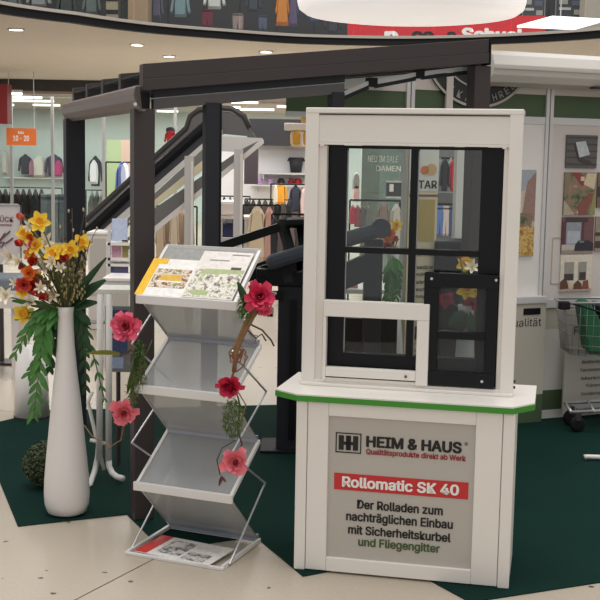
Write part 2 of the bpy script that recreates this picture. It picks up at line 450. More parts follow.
# silver glazing clips rail under the roof (towards the wall)
def onr(x, y, off):
    d = ray(x, y); t = ((P1 + vx * off - EYEP).dot(vx)) / d.dot(vx); P = EYEP + d * t - P1
    return Vector((P.dot(ux), off, P.z))
for (p, q) in (((338, 96, .16), (368, 83, .14)), ((375, 82, .14), (415, 74.5, .13)), ((422, 73.5, .13), (470, 68, .12))):
    a, b = onr(*p), onr(*q)
    MB().beam(a, b, .035, .02).build('support_rail', M_alu2, pg)
    MB().beam(a - Vector((0, 0, .022)), b - Vector((0, 0, .022)), .03, .018).build('support_rail', M_dark2, pg)
for p in ((371.5, 82.5, .14), (418.5, 74, .13), (472, 68, .12)):
    MB().box(onr(*p), (.045, .05, .045)).build('clip', M_black, pg)
for yy in (.75, 1.35):
    vs = [(x, yy + s * .02, 1.955 + h + SL_ * x) for x in (.3, 1.7) for s in (-1, 1) for h in (0, .022)]
    MB().add(vs, [(0, 1, 3, 2), (4, 6, 7, 5), (0, 4, 5, 1), (2, 3, 7, 6), (1, 5, 7, 3), (0, 2, 6, 4)]).build('support_rail', M_alu2, pg)

# ================================================================== KIOSK
kl = Vector((-.004, 4.678, 0)); ku = Vector((.97694, -.21351, 0)); kv = Vector((.21351, .97694, 0))
krz = math.atan2(ku.y, ku.x)
def onk(x, y, off=0.0):
    d = ray(x, y); t = ((kl + kv * off - EYEP).dot(kv)) / d.dot(kv); P = EYEP + d * t - kl
    return P.dot(ku), P.z
kb = thing('display_counter', 'cream display counter with angled sides, green edge and silver sign panel', 'counter', kl, krz)
W = .874
# body with chamfered front corners
body = [(.0, .02), (W, .02), (W, .40), (.0, .40)]
MB().prism(body, .006, .715).build('body', M_cream, kb)
# front frame of four members
sx0, sx1, sz0, sz1 = .132, .724, .067, .659
for (a, b, c, d) in ((.046, 0, sx0, .714), (sx1, 0, .828, .714)):
    MB().box2((a, -.004, .008), (c, .022, d)).build('frame_stile', M_cream2, kb, bevel=.004)
MB().box2((sx0, -.004, .008), (sx1, .022, sz0)).build('frame_rail', M_cream2, kb, bevel=.003)
MB().box2((sx0, -.004, sz1), (sx1, .022, .714)).build('frame_rail', M_cream2, kb, bevel=.003)
# angled corner strips
for a, c in ((-.002, .044), (.830, W + .002)):
    MB().box2((a, -.007, .004), (c, .0195, .715)).build('corner_strip', M_cream2, kb, bevel=.005)
# sign panel
sg = MB().box2((sx0, .008, sz0), (sx1, .0215, sz1)).build('sign_panel', M_signg, kb); sg['label'] = 'silver sign panel with roller shutter lettering'
SY = .0075
def ktext(body, x0, x1, yb, yt, mt, bold=.012, xa=None):
    """lettering between pixel columns x0..x1; yb/yt = bottom and top rows at the left end"""
    u0, zb = onk(x0, yb, SY); _, zt = onk(x0, yt, SY); u1, _ = onk(x1, yb, SY)
    text(body, sg, Matrix.Translation((u0, SY - .001, zb)), u1 - u0, zt - zb, mt, bold)
# logo: framed double H
lx0, lz0 = onk(335.5, 452, SY); lx1, lz1 = onk(361.5, 434.5, SY)
lz1 = lz0 + .083
lw, lh = lx1 - lx0, lz1 - lz0
lm = MB()
for q in ((0, 0, 1, .05), (0, .95, 1, 1), (0, 0, .04, 1), (.96, 0, 1, 1)): lm.box2((lx0 + q[0] * lw, SY - .002, lz0 + q[1] * lh), (lx0 + q[2] * lw, SY, lz0 + q[3] * lh))
for q in ((.12, .14, .32, .86), (.46, .14, .54, .86), (.40, .14, .60, .86), (.68, .14, .88, .86), (.32, .40, .68, .56)): lm.box2((lx0 + q[0] * lw, SY - .0021, lz0 + q[1] * lh), (lx0 + q[2] * lw, SY, lz0 + q[3] * lh))
lm.build('logo', M_ink, sg)
ktext('HEIM & HAUS', 366, 462, 447, 435.5, M_ink, .034)
ktext('®', 464.5, 468, 445.5, 442, M_ink, 0)
ktext('Qualitätsprodukte direkt ab Werk', 366, 466, 455.5, 448.5, M_inkr, .024)
bx0, bzb = onk(334, 489, SY); bx1, _ = onk(468, 499, SY); _, bzt = onk(334, 472.5, SY)
MB().box2((bx0, SY - .0015, bzb), (bx1, SY, bzt)).build('red_bar', M_red, sg)
u0, zb = onk(342, 486.5, SY); u1, _ = onk(459, 496, SY); _, zt = onk(342, 475.5, SY)
text('Rollomatic SK 40', sg, Matrix.Translation((u0, SY - .003, zb)), u1 - u0, zt - zb, M_inkw, .028)
ktext('Der Rolladen zum', 357, 443, 508.5, 499.5, M_ink, .024)
ktext('nachträglichen Einbau', 346, 453, 522.5, 511, M_ink, .024)
ktext('mit Sicherheitskurbel', 348, 451, 533.5, 524.5, M_ink, .024)
ktext('und Fliegengitter', 358, 440, 548, 537, M_inkg, .024)
# counter top with green edge
top = [(.0, -.02), (.866, -.02), (.948, .085), (.948, .46), (-.098, .46), (-.106, .055)]
MB().prism(top, .716, .7385).build('edge_band', M_green, kb)
MB().prism([(x * .997 + .0012, y + (.002 if y < .2 else -.002)) for x, y in top], .7386, .7445).build('worktop', M_cream2, kb)
# ---- roller shutter window on the counter
kw = thing('shutter_window', 'cream roller shutter window display with black frame standing on the counter', 'window display', kl + Vector((0, 0, .745)), krz)
kw.matrix_basis = Matrix.Translation(kl + kv * .2) @ Matrix.Rotation(krz, 4, 'Z')
Z0, Z1 = .745, 1.898
x0, x1 = -.014, .842
D = .085
MB().box2((x0, .0, Z0), (.064, D, 1.748)).build('guide_rail', M_cream, kw, bevel=.004)
MB().box2((.784, .0, Z0), (x1 + .006, D, 1.748)).build('guide_rail', M_cream, kw, bevel=.004)
MB().box2((x0 - .012, -.012, Z0), (.03, .004, 1.898)).build('guide_cover', M_cream2, kw, bevel=.003)
MB().box2((.802, -.012, Z0), (x1 + .014, .004, 1.898)).build('guide_cover', M_cream2, kw, bevel=.003)
MB().box2((x0, -.006, 1.758), (x1, .15, 1.892)).build('shutter_box', M_cream, kw, bevel=.006)
MB().box2((x0 + .012, -.0095, 1.871), (x1 - .014, -.0045, 1.8755)).build('box_seam', M_ink, kw)
MB().box2((x0 - .012, -.014, 1.878), (x1 + .014, .15, 1.9)).build('box_lid', M_cream2, kw, bevel=.004)
MB().box2((.03, -.012, 1.750), (.802, .02, 1.759)).build('box_lip', M_cream2, kw)
MB().box2((x0, -.008, Z0), (x1, .11, Z0 + .024)).build('sill', M_cream2, kw, bevel=.004)
MB().box2((x0 - .012, -.03, Z0 - .0005), (x1 + .014, -.004, Z0 + .012)).build('sill_lip', M_cream2, kw, bevel=.003)
# white stops at the box corners
for x in (.045, .785): MB().box2((x - .008, -.018, 1.743), (x + .008, .0, 1.757)).build('stop', M_white, kw)
# black sash
bf0, bf1, bz0, bz1 = .066, .782, Z0 + .026, 1.748
y0, y1 = .03, .08
MB().box2((bf0, y0, bz0), (bf0 + .076, y1, bz1)).build('sash_stile', M_black, kw, bevel=.003)
MB().box2((bf1 - .088, y0, bz0), (bf1, y1, bz1)).build('sash_stile', M_black, kw, bevel=.003)
MB().box2((bf0 + .076, y0, bz1 - .012), (bf1 - .088, y1, bz1)).build('sash_rail', M_black, kw)
MB().box2((bf0 + .076, y0, bz0), (bf1 - .088, y1, bz0 + .11)).build('sash_rail', M_black, kw)
MB().box2((.408, y0, bz0 + .11), (.437, y1, bz1 - .012)).build('muntin', M_black, kw)
_, zm = onk(360, 250, .24)
for a, b in ((bf0 + .076, .408), (.437, bf1 - .088)): MB().box2((a, y0, zm - .012), (b, y1, zm + .012)).build('muntin', M_black, kw)
for (a, b) in ((bf0 + .076, .408), (.437, bf1 - .088)):
    for (c, d) in ((bz0 + .11, zm - .012), (zm + .012, bz1 - .012)):
        MB().box2((a, .052, c), (b, .058, d)).build('pane', M_glass, kw)
    MB().box2((a, .046, bz0 + .11), (a + .004, .05, bz1 - .02)).build('glazing_bead', M_alu, kw)
# lower left cream frame
hf = [(.060, .508, .768, 1.108)]
a, b, c, d = hf[0]; a = .066
MB().box2((a, -.022, d - .068), (b, .016, d)).build('front_frame_rail', M_cream2, kw, bevel=.003)
MB().box2((b - .05, -.0215, c), (b, .016, d - .068)).build('front_frame_stile', M_cream2, kw, bevel=.003)
MB().box2((a, -.020, c), (a + .012, .016, d - .068)).build('front_frame_stile', M_cream2, kw)
MB().box2((a + .012, -.02, c + .018), (b - .05, .012, c + .058)).build('shutter_end_bar', M_cream2, kw, bevel=.003)
MB().box2((a + .012, -.012, c), (b - .05, .01, c + .012)).build('front_frame_rail', M_cream, kw)
MB().box2((a + .012, -.004, c + .0125), (b - .05, .004, c + .0175)).build('seal', M_ink, kw)
MB().lathe([(0, 0), (.006, 0), (.006, .004), (0, .004)], 10).build('lock_knob', mat('bronze', (120, 104, 80), .4, .6), kw).matrix_basis = Matrix.Translation((b - .09, -.021, c + .036)) @ Matrix.Rotation(R(90), 4, 'X')
# fly screen, dark frame with two fields
a, b, c, d = .482, .780, .772, 1.238
fy0, fy1 = -.016, .024
MB().box2((a, fy0 + .006, c), (a + .06, fy1, d)).build('screen_stile', M_black, kw, bevel=.002)
MB().box2((b - .045, fy0 + .006, c), (b, fy1, d)).build('screen_stile', M_black, kw, bevel=.002)
MB().box2((a, fy0, d - .058), (b, fy1 - .002, d)).build('screen_rail', M_black, kw, bevel=.002)
MB().box2((a + .06, fy0 + .003, .968), (b - .045, fy1 - .002, .998)).build('screen_rail', M_black, kw, bevel=.002)
MB().box2((a, fy0, c), (b, fy1 - .002, c + .06)).build('screen_rail', M_black, kw, bevel=.002)
for (e, f) in ((c + .06, .968), (.998, d - .058)):
    MB().box2((a + .06, .004, e), (b - .045, .0045, f)).build('insect_screen', M_mesh, kw)
for (x, z) in ((a + .03, d - .024), (b - .008, d - .02), (b - .05, c + .028)):
    MB().lathe([(0, 0), (.006, 0), (.005, .004), (0, .004)], 10).build('screw', M_alu2, kw).matrix_basis = Matrix.Translation((x, fy0 - .0005, z)) @ Matrix.Rotation(R(90), 4, 'X')
# side clips at right foot
for z in (.775, .80): MB().box2((x1 + .014, .0, z), (x1 + .022, .016, z + .009)).build('side_clip', M_dark, kw)

# ================================================================== BROCHURE RACK
rl = gnd(126.5, 554); ru = Vector((.9224, -.3863, 0)); rv = Vector((.3863, .9224, 0)); rrz = math.atan2(ru.y, ru.x)
rk = thing('brochure_rack', 'folding zigzag brochure rack with aluminium frames and acrylic shelves', 'brochure rack', rl, rrz)
RW = .46
pts = [(0., .008), (.37, .016), (.075, .285), (.35, .465), (.085, .708), (.352, .886), (.095, 1.092), (.342, 1.298)]
names = ['base_shelf', 'back_panel', 'shelf', 'back_panel', 'shelf', 'back_panel', 'top_shelf']
for i, nm in enumerate(names):
    (va, za), (vb, zb) = pts[i], pts[i + 1]
    A0, B0 = Vector((0, va, za)), Vector((0, vb, zb))
    d = (B0 - A0).normalized()
    nrm = Vector((0, -d.z, d.y))
    if nrm.z < 0: nrm = -nrm
    # acrylic sheet
    s = MB()
    if i in (1, 3, 5) or i in (2, 4, 6):
        vs = [(x, (A0 + d * t * (B0 - A0).length + nrm * h).y, (A0 + d * t * (B0 - A0).length + nrm * h).z) for x in (.012, RW - .012) for t in (.02, .98) for h in (-.002, .002)]
        s.add(vs, [(0, 1, 3, 2), (4, 6, 7, 5), (0, 4, 5, 1), (2, 3, 7, 6), (1, 5, 7, 3), (0, 2, 6, 4)])
        sh = s.build(nm, M_plexi, rk)
    else:
        sh = None
    # aluminium side bars
    fr_ = mat('rack_white_aluminium', (222, 220, 216), .4, metal=.1)
    if i in (0, 2, 4, 6):
        for x in (.006, RW - .006):
            MB().beam((x, va, za), (x, vb, zb), .014, .016).build('side_bar', fr_, sh or rk)
        # front lip
        MB().box2((-.006, va - .012, za - .022 if i else .0), (RW + .006, va + .004, za + .016 if i else .014)).build('front_lip', fr_, sh or rk, bevel=.003)
        MB().beam((0, vb - .004, zb), (RW, vb - .004, zb), .012, .016).build('back_bar', fr_, sh or rk)
    else:
        for x in (.012, RW - .012):
            MB().beam((x, va, za), (x, vb, zb), .008, .008).build('side_bar', M_alu, sh)
        MB().beam((.01, va - .006, za + .012), (RW - .01, va - .006, za + .012), .018, .03).build('hinge_bar', mat('grey_blue_alu', (150, 155, 170), .45, .3), sh)
# scissor rods, mirrored zigzag on both sides
mir = [(.05, .01), (.395, .27), (.05, .475), (.395, .68), (.05, .90), (.34, 1.10)]
for x in (-.004, RW + .006):
    for i in range(len(mir) - 1):
        MB().tube([(x, *mir[i]), (x, *mir[i + 1])], .0045, 6).build('scissor_rod', M_alu, rk)
# printed sheets on the top shelf and at the base
def sheet_frame(i, u0, u1, t0, t1, lift):
    (va, za), (vb, zb) = pts[i], pts[i + 1]
    A0, B0 = Vector((0, va, za)), Vector((0, vb, zb)); d = (B0 - A0); L = d.length; d.normalize()
    n = Vector((0, -d.z, d.y)); n = n if n.z > 0 else -n
    M = Matrix((Vector((1, 0, 0)), d, n)).transposed().to_4x4()
    M.translation = A0 + Vector((u0, 0, 0)) + d * (t0 * L) + n * lift
    Mr = Matrix.Translation(rl) @ Matrix.Rotation(rrz, 4, 'Z') @ M
    return Mr, u1 - u0, (t1 - t0) * L
def brochure(name, label, M, w_, h_, blocks, base, rot=0.):
    t = thing(name, label, 'brochure'); t.matrix_basis = M @ Matrix.Rotation(rot, 4, 'Z')
    MB().box2((0, 0, 0), (w_, h_, .003)).build('paper', base, t)
    for k, (a, b, c, d, mt) in enumerate(blocks):
        if isinstance(a, list):
            MB().prism([(x * w_, y * h_) for x, y in a], .0031, .0036 + .0002 * k).build('print', mt, t)
        else:
            MB().box2((a * w_, b * h_, .0031), (c * w_, d * h_, .0036 + .0002 * k)).build('print', mt, t)
    return t
def picmat(name, cols, scale=30., detail=6):
    mt = bpy.data.materials.new('picture_' + name); mt.use_nodes = True; nt = mt.node_tree; b = nt.nodes['Principled BSDF']
    tc = nt.nodes.new('ShaderNodeTexCoord'); nz = nt.nodes.new('ShaderNodeTexNoise'); cr = nt.nodes.new('ShaderNodeValToRGB')
    nz.inputs['Scale'].default_value = scale; nz.inputs['Detail'].default_value = detail; nz.inputs['Roughness'].default_value = .65
    nt.links.new(tc.outputs['Object'], nz.inputs['Vector']); nt.links.new(nz.outputs['Fac'], cr.inputs['Fac'])
    cr.color_ramp.interpolation = 'EASE'
    el = cr.color_ramp.elements
    while len(el) < len(cols): el.new(.5)
    for k, c in enumerate(cols):
        el[k].position = .32 + .36 * k / (len(cols) - 1); el[k].color = (*lin(c), 1)
    nt.links.new(cr.outputs[0], b.inputs['Base Color']); b.inputs['Roughness'].default_value = .45
    return mt
pic_terr = picmat('terrace', ((70, 48, 40), (150, 100, 60), (226, 214, 196), (120, 120, 70), (196, 160, 90)), 35)
pic_roof = picmat('glass_roof', ((66, 60, 56), (150, 140, 124), (228, 224, 214), (170, 180, 140), (120, 110, 96)), 30)
pic_gard = picmat('garden', ((40, 44, 36), (84, 92, 62), (128, 120, 96), (150, 108, 92), (190, 180, 150)), 14)
pic_news = picmat('news', ((60, 54, 54), (130, 126, 124), (214, 210, 206), (150, 140, 136)), 35)
pic_gold = picmat('gold_leaves', ((92, 70, 34), (170, 130, 60), (214, 180, 110), (110, 96, 50)), 30)
P_ = lambda n, c: mat('print_' + n, c, .45, noise=.28, nscale=45)
pyel, pgrey, ppale, pbrown, pgrn, psky, pdk, pwh, pred = P_('yellow', (238, 182, 30)), P_('grey', (150, 150, 146)), P_('pale', (222, 216, 208)), P_('brown', (122, 78, 50)), P_('green', (164, 176, 124)), P_('sky', (206, 214, 220)), P_('dark', (66, 56, 54)), P_('white', (232, 228, 222)), P_('red', (206, 44, 38))
pgold = P_('gold', (214, 170, 60)); psand = P_('sand', (206, 190, 160)); pleaf = P_('leaf', (96, 110, 62)); pblue = P_('blue', (70, 92, 150))
Mr, w_, h_ = sheet_frame(6, .02, .225, .53, .94, .004)
brochure('brochure_sheet', 'blank grey card at the back of the rack top shelf', Mr, w_, h_, [], pgrey)
Mr, w_, h_ = sheet_frame(6, -.02, .225, .04, .72, .008)
brochure('brochure', 'yellow edged brochure with awning picture on the rack top shelf', Mr, w_, h_,
         [(0, 0, .16, 1, pyel), (0, .86, .32, 1, pyel), (.18, .22, .88, .72, pic_terr), ([(.30, .40), (.78, .40), (.72, .56), (.36, .56)], 0, 0, 0, pgold), (.36, .56, .72, .60, psand), ([(.30, .36), (.78, .36), (.78, .40), (.30, .40)], 0, 0, 0, pwh)], pwh)
Mr, w_, h_ = sheet_frame(6, .205, .440, .04, .90, .011)
brochure('brochure', 'white brochure with terrace roof picture on the rack top shelf', Mr, w_, h_,
         [(.02, .02, .98, .60, pic_roof), ([(.1, .50), (.98, .54), (.98, .62), (.22, .62)], 0, 0, 0, pgrn), ([(.42, .16), (.46, .16), (.58, .5), (.54, .5)], 0, 0, 0, pwh), ([(.08, .12), (.2, .06), (.45, .06), (.5, .12), (.4, .16), (.16, .16)], 0, 0, 0, pgrn), (.2, .80, .6, .82, pgrey), (.6, .93, .95, .95, pgrey), (.7, .62, .9, .67, pdk)], ppale)
Mr, w_, h_ = sheet_frame(0, .03, .40, .03, .62, .006)
brochure('brochure', 'white brochure with red spine lying on the rack base', Mr, w_, h_,
         [(.0, .0, .17, 1, pred), (.24, .15, .56, .86, pic_news), (.60, .05, .9, .45, pic_news), (.58, .62, .9, .8, ppale), (.28, .55, .42, .8, ppale)], pwh, R(-4))
# marbled print seen through the upper back panel


# ================================================================== FLOWERS
def petal(L, Wd, cup=.25, curl=.0, n=4, blunt=False):
    """curved petal from origin along +X, rising by cup; returns verts, faces"""
    vs = []; fs = []
    for i in range(n + 1):
        t = i / n; ww = Wd * (math.sin(math.pi * min(.5, .1 + .5 * t)) * (1 if t < .9 else .8) if blunt else math.sin(math.pi * (.12 + .80 * t))) / 2
        x = L * t; z = cup * L * t * t - curl * L * max(0, t - .6) * 2
        vs += [(x, -ww, z + ww * .35), (x, 0, z), (x, ww, z + ww * .35)]
    for i in range(n):
        a = i * 3; fs += [(a, a + 3, a + 4, a + 1), (a + 1, a + 4, a + 5, a + 2)]
    return vs, fs
def ringpet(mb, n, L, Wd, cup, tilt, z=0., r0=0., ph=0., curl=0., jit=0., blunt=False):
    for k in range(n):
        vs, fs = petal(L * (1 + random.uniform(-jit, jit)), Wd, cup, curl, 4, blunt)
        M = Matrix.Rotation(2 * math.pi * (k + ph) / n + random.uniform(-jit, jit), 4, 'Z') @ Matrix.Translation((r0, 0, z)) @ Matrix.Rotation(-tilt - random.uniform(-jit, jit) * .5, 4, 'Y')
        mb.add(vs, fs, M)
    return mb
def rose_mesh():
    mb = MB()
    for (n, L, W_, tl, z, r) in ((8, .95, .62, .0, -.05, .05), (8, 1.0, .6, .35, 0, .05), (8, .95, .58, .7, .03, .08), (8, .85, .5, 1.0, .08, .12), (7, .75, .46, 1.25, .12, .16), (6, .66, .42, 1.5, .16, .2), (5, .58, .4, 1.8, .2, .2)):
        ringpet(mb, n, L, W_, .28, tl, z, r, random.random(), .35, .32, True)
    return mb.mesh('rose_bloom', True)
def daff_mesh():
    mb = MB(); ringpet(mb, 6, 1.0, .72, .12, .18, 0, .05, 0, .05, .06); return mb.mesh('daffodil_petals', True)
def trumpet_mesh():
    return MB().lathe([(.12, 0), (.25, .1), (.28, .35), (.42, .55), (.36, .5), (.2, .12), (0, .08)], 12).mesh('trumpet', True)
def tulip_mesh():
    mb = MB(); ringpet(mb, 3, 1.15, .95, .25, 1.05, 0, .1, 0, 0, .05); ringpet(mb, 3, 1.1, .95, .25, 1.15, 0, .08, .5, 0, .05); return mb.mesh('tulip_petals', True)
def lily_mesh():
    mb = MB(); ringpet(mb, 6, 1.05, .42, .5, .35, 0, .04, 0, .4, .1); ringpet(mb, 5, .6, .3, .3, .9, .05, .02, .3, .1, .1); return mb.mesh('lily_petals', True)
ME = {'rose': rose_mesh(), 'daffodil': daff_mesh(), 'tulip': tulip_mesh(), 'lily': lily_mesh()}
ME['rose2'] = rose_mesh()
TR = trumpet_mesh()
_cache = {}
def mesh_with(me, mt):
    k = (me.name, mt.name)
    if k not in _cache:
        c = me.copy(); c.materials.clear(); c.materials.append(mt); _cache[k] = c
    return _cache[k]
def aim(p, d, s):
    return Matrix.Translation(p) @ Vector(d).normalized().to_track_quat('Z', 'Y').to_matrix().to_4x4() @ Matrix.Rotation(random.uniform(0, 6), 4, 'Z') @ Matrix.Scale(s, 4)
def flower(kind, mt, px, py, Y, sz, root, label, group, look=None, cat='flower', stem=True):
    """a cut flower: stem from the vase mouth to the bloom"""
    p = at(px, py, Y); t = thing(kind, label, cat, root, 0, group)
    q = p - Vector(root)
    d = look or Vector((random.uniform(-.4, .4) + (q.x * 1.5), -1.0, random.uniform(-.1, .5)))
    d = Vector(d).normalized()
    if stem:
        mid = Vector((q.x * .35, q.y * .4, q.z * .6)) - d * .01
        MB().tube([(0, 0, 0), mid, q - d * (sz * .15)], .0035, 5).build('stem', M_stem, t, True)
    key = 'tulip' if kind == 'tulip' else ('daffodil' if kind == 'daffodil' else ('lily' if kind in ('lily', 'freesia') else 'rose'))
    o = link('bloom', mesh_with(ME[key], mt), mt, t); o.matrix_basis = aim(q, d, sz)
    if kind == 'daffodil':
        c = link('trumpet', mesh_with(TR, M_trump), M_trump, o)
    return t

# ---- tall vase
VY = 5.40
vb = gnd(67, 514)
vase_prof = [(0, 0), (.07, 0), (.092, .012), (.104, .05), (.107, .10), (.104, .17), (.095, .27), (.082, .40), (.067, .55), (.052, .68), (.042, .79), (.037, .88), (.036, .955), (.041, .985), (.037, .985), (.031, .95), (.031, .87), (0, .86)]
VH = .985
def vase(loc, label):
    mb = MB().lathe([(r, z) for r, z in vase_prof], 40, (0, 0, .006))
    o = mb.build('floor_vase', M_white, None, True); o.location = loc; return tag(o, label, 'vase')
vase(vb, 'tall white glossy floor vase holding the large spring bouquet')
root = Vector((vb.x, vb.y, VH - .06))
BQ = 'spring flowers in the tall white vase'
FL = [('daffodil', M_yellow, 40, 222, .036, 'topmost yellow daffodil of the bouquet in the tall vase'),
      ('daffodil', M_yellow, 26, 234, .034, 'yellow daffodil at upper left edge of the bouquet below the topmost one'),
      ('daffodil', M_yellow, 82, 244, .036, 'yellow daffodil at the far right of the bouquet'),
      ('daffodil', M_yellow, 71, 250, .032, 'yellow daffodil left of the rightmost daffodil in the bouquet'),
      ('daffodil', M_yellow, 54, 254, .034, 'yellow daffodil in the middle of the bouquet'),
      ('daffodil', M_yellow, 37, 246, .032, 'yellow daffodil above the orange tulips in the bouquet'),
      ('daffodil', M_orange, 31, 254, .026, 'orange daffodil in the left half of the bouquet'),
      ('daffodil', M_yellow, 24, 291, .030, 'yellow daffodil low at the left of the bouquet'),
      ('daffodil', M_yellow, 24, 314, .036, 'lowest yellow star-shaped flower hanging left below the bouquet'),
      ('daffodil', M_yellow, 38, 277, .028, 'yellow daffodil beside the big red bloom in the bouquet'),
      ('tulip', M_tulip, 36, 262, .034, 'red tulip in the centre left of the bouquet'),
      ('tulip', M_tulip, 23, 243, .026, 'red tulip at the left edge of the bouquet between two daffodils'),
      ('tulip', M_tulip, 68, 257, .028, 'red tulip between the right hand daffodils of the bouquet'),
      ('tulip', M_orange, 32, 238, .024, 'small orange tulip high on the left of the bouquet'),
      ('rose', M_tulip, 33, 287, .036, 'large red double bloom low on the left of the bouquet'),
      ('rose', M_tulip, 24, 284, .026, 'small red double bloom at the lower left of the bouquet'),
      ('tulip', M_salmon, 24, 218, .026, 'pale pink bud left of the topmost daffodil'),
      ('tulip', M_salmon, 23, 268, .026, 'salmon tulip at the left below the ivory freesias'),
      ('tulip', M_salmon, 47, 298, .028, 'salmon tulip just above the vase mouth'),
      ('lily', M_ivory, 46, 243, .034, 'white lily near the top middle of the bouquet'),
      ('lily', M_ivory, 11, 256, .034, 'leftmost ivory freesia of the bouquet'),
      ('lily', M_ivory, 19, 262, .032, 'ivory freesia left of the red tulips'),
      ('lily', M_ivory, 45, 267, .032, 'ivory lily in the middle of the bouquet below the tulips'),
      ('lily', M_ivory, 6, 296, .034, 'white blossom spray low at the far left of the bouquet'),
      ('lily', M_ivory, 52, 295, .028, 'ivory lily low in the bouquet above the vase mouth'),
      ('lily', M_ivory, 30, 226, .024, 'small ivory lily beside the topmost daffodil'),
      ('lily', M_ivory, 60, 268, .022, 'small ivory lily between the green buds'),
      ('lily', M_ivory, 41, 288, .024, 'small ivory lily right of the big red bloom'),
      ('tulip', M_ivory, 81, 272, .022, 'cream bud at the right of the bouquet'),
      ('rose', M_orange, 30, 273, .024, 'orange double bloom above the big red bloom'),
      ('lily', M_ivory, 52, 262, .026, 'ivory lily under the middle daffodil of the bouquet'),
      ('daffodil', M_yellow, 46, 260, .026, 'yellow daffodil just right of the centre red tulip'),
      ('tulip', M_salmon, 60, 261, .022, 'salmon tulip left of the right hand daffodils'),
      ('tulip', M_tulip, 42, 300, .024, 'dark red tulip low in the bouquet beside the vase mouth'),
      ('lily', M_ivory, 30, 303, .026, 'ivory lily above the lowest yellow flower'),
      ('rose', M_salmon, 33, 245, .02, 'small salmon bloom between the upper daffodils'),
      ('lily', M_ivory, 16, 283, .022, 'small white blossom left of the red double blooms'),
      ('daffodil', M_yellow, 60, 250, .022, 'small yellow daffodil right of the white lily')]
for i, (k, mt, x, y, s, lb) in enumerate(FL):
    flower(k, mt, x, y, vb.y - .05 + random.uniform(-.07, .07), s * 1.38, root, lb, BQ)
for i, (x, y) in enumerate(((52, 276), (57, 283), (66, 272), (72, 280), (62, 288), (76, 288), (68, 294), (58, 296), (74, 268), (50, 284), (80, 282), (64, 280))):
    t = flower('tulip', mat('bud_green', (150, 156, 96), .5), x, y, vb.y + random.uniform(-.07, .05), .017, root, 'slim green bud in the right half of the bouquet in the tall vase', 'green buds in the bouquet', (q := Vector(((x - 64) * .01, -.3, 1))))
# twigs
for i, (x, y, lb) in enumerate(((86, 205, 'tallest bare twig with small buds above the bouquet'), (72, 208, 'bare twig rising in front of the dark post'), (97, 228, 'bare twig leaning furthest right from the bouquet'), (62, 226, 'thin bare twig in the middle of the bouquet'), (90, 240, 'thin twig right of the daffodils'))):
    p = at(x, y, vb.y - .02) - root
    t = thing('twig', lb, 'twig', root, 0, 'twigs in the bouquet')
    mid = p * .55 + Vector((.02 * math.sin(i * 2), 0, .02))
    MB().tube([(0, 0, 0), p * .25, mid, p], [.004, .003, .0025, .0015], 5).build('stem', M_twig, t, True)
    for k in range(6):
        f = .5 + .09 * k; c = p * f + Vector((random.uniform(-.015, .015), 0, random.uniform(-.01, .02)))
        MB().sphere(c, .007, 6, 4, (.7, .7, 1.4)).build('bud', mat('bud_pale', (176, 166, 140), .6) if k % 2 else M_twig, t, True)
fg = thing('filler_greenery', 'loose olive stems and small pale buds filling the middle of the bouquet', 'greenery', root)
mb = MB(); mb2 = MB()
for i in range(120):
    x, y = random.uniform(42, 88), random.uniform(256, 302)
    if y > 296 and not 50 < x < 80: continue
    p = at(x, y, vb.y + random.uniform(-.08, .1)) - root
    mb.tube([(0, 0, 0), p * .5 + Vector((p.x * -.1, 0, .02)), p], [.002, .002, .0012], 4, False)
    for k in range(3):
        c = p * (1 - .10 * k) + Vector((random.uniform(-.008, .008), 0, 0)); mb2.sphere(c, random.uniform(.004, .0075), 5, 3, (.7, .7, 1.5))
o = mb.build('stems', mat('stem_olive', (92, 92, 56), .7, noise=.3, nscale=20), fg); o['kind'] = 'stuff'
o = mb2.build('buds', mat('bud_mix', (158, 140, 96), .6, noise=.55, nscale=45), fg); o['kind'] = 'stuff'
# fronds: a spine with separate leaflets
def leaf_me(L, Wd, droop=.2, n=5):
    vs, fs = petal(L, Wd, -droop, 0, n); mb = MB(); mb.add(vs, fs); return mb
def frond(label, pxs, Y, n, L, Wd, mt, side=1, group=None):
    P = [at(x, y, Y + dy) for x, y, dy in pxs]
    t = thing('fern_frond', label, 'leaf', P[0], 0, group)
    Q = [p - P[0] for p in P]
    MB().tube(Q, .003, 5).build('spine', M_stem, t, True)
    me = leaf_me(L, Wd).mesh('leaflet', True); me.materials.append(mt)
    for i in range(n):
        f = .08 + .92 * i / (n - 1) ; seg = min(int(f * (len(Q) - 1)), len(Q) - 2); g = f * (len(Q) - 1) - seg
        c = Q[seg].lerp(Q[seg + 1], min(g, 1)); d = (Q[seg + 1] - Q[seg]).normalized()
        for s in (-1, 1):
            o = link('leaflet', me, mt, t)
            sd = Vector((s, random.uniform(-.5, .1), 0)); dr = (d * 1.0 + sd * random.uniform(.35, .7)).normalized()
            nz = Vector((random.uniform(-.3, .3), -1, .35)).normalized(); yv = nz.cross(dr).normalized(); nz = dr.cross(yv)
            M = Matrix((dr, yv, nz)).transposed().to_4x4(); M.translation = c
            sc_ = random.uniform(.75, 1.1) * (1 - .45 * f * f)
            o.matrix_basis = M @ Matrix.Scale(sc_, 4)
FY = vb.y + .03
frond('bright green fern frond hanging lowest left of the tall white vase', ((64, 306, 0), (48, 316, -.05), (42, 345, -.07), (38, 380, -.08), (34, 412, -.08)), FY, 13, .115, .036, M_leaf, group='fern fronds in the tall vase')
frond('bright green fern frond reaching out to the left of the vase', ((62, 306, 0), (44, 313, -.05), (30, 328, -.06), (16, 352, -.06)), FY - .01, 9, .095, .03, M_leaf, group='fern fronds in the tall vase')
frond('green fern frond close against the left of the vase neck', ((66, 307, 0), (57, 315, -.02), (54, 340, -.02), (50, 366, -.02)), FY + .04, 9, .095, .042, M_leafd, group='fern fronds in the tall vase')
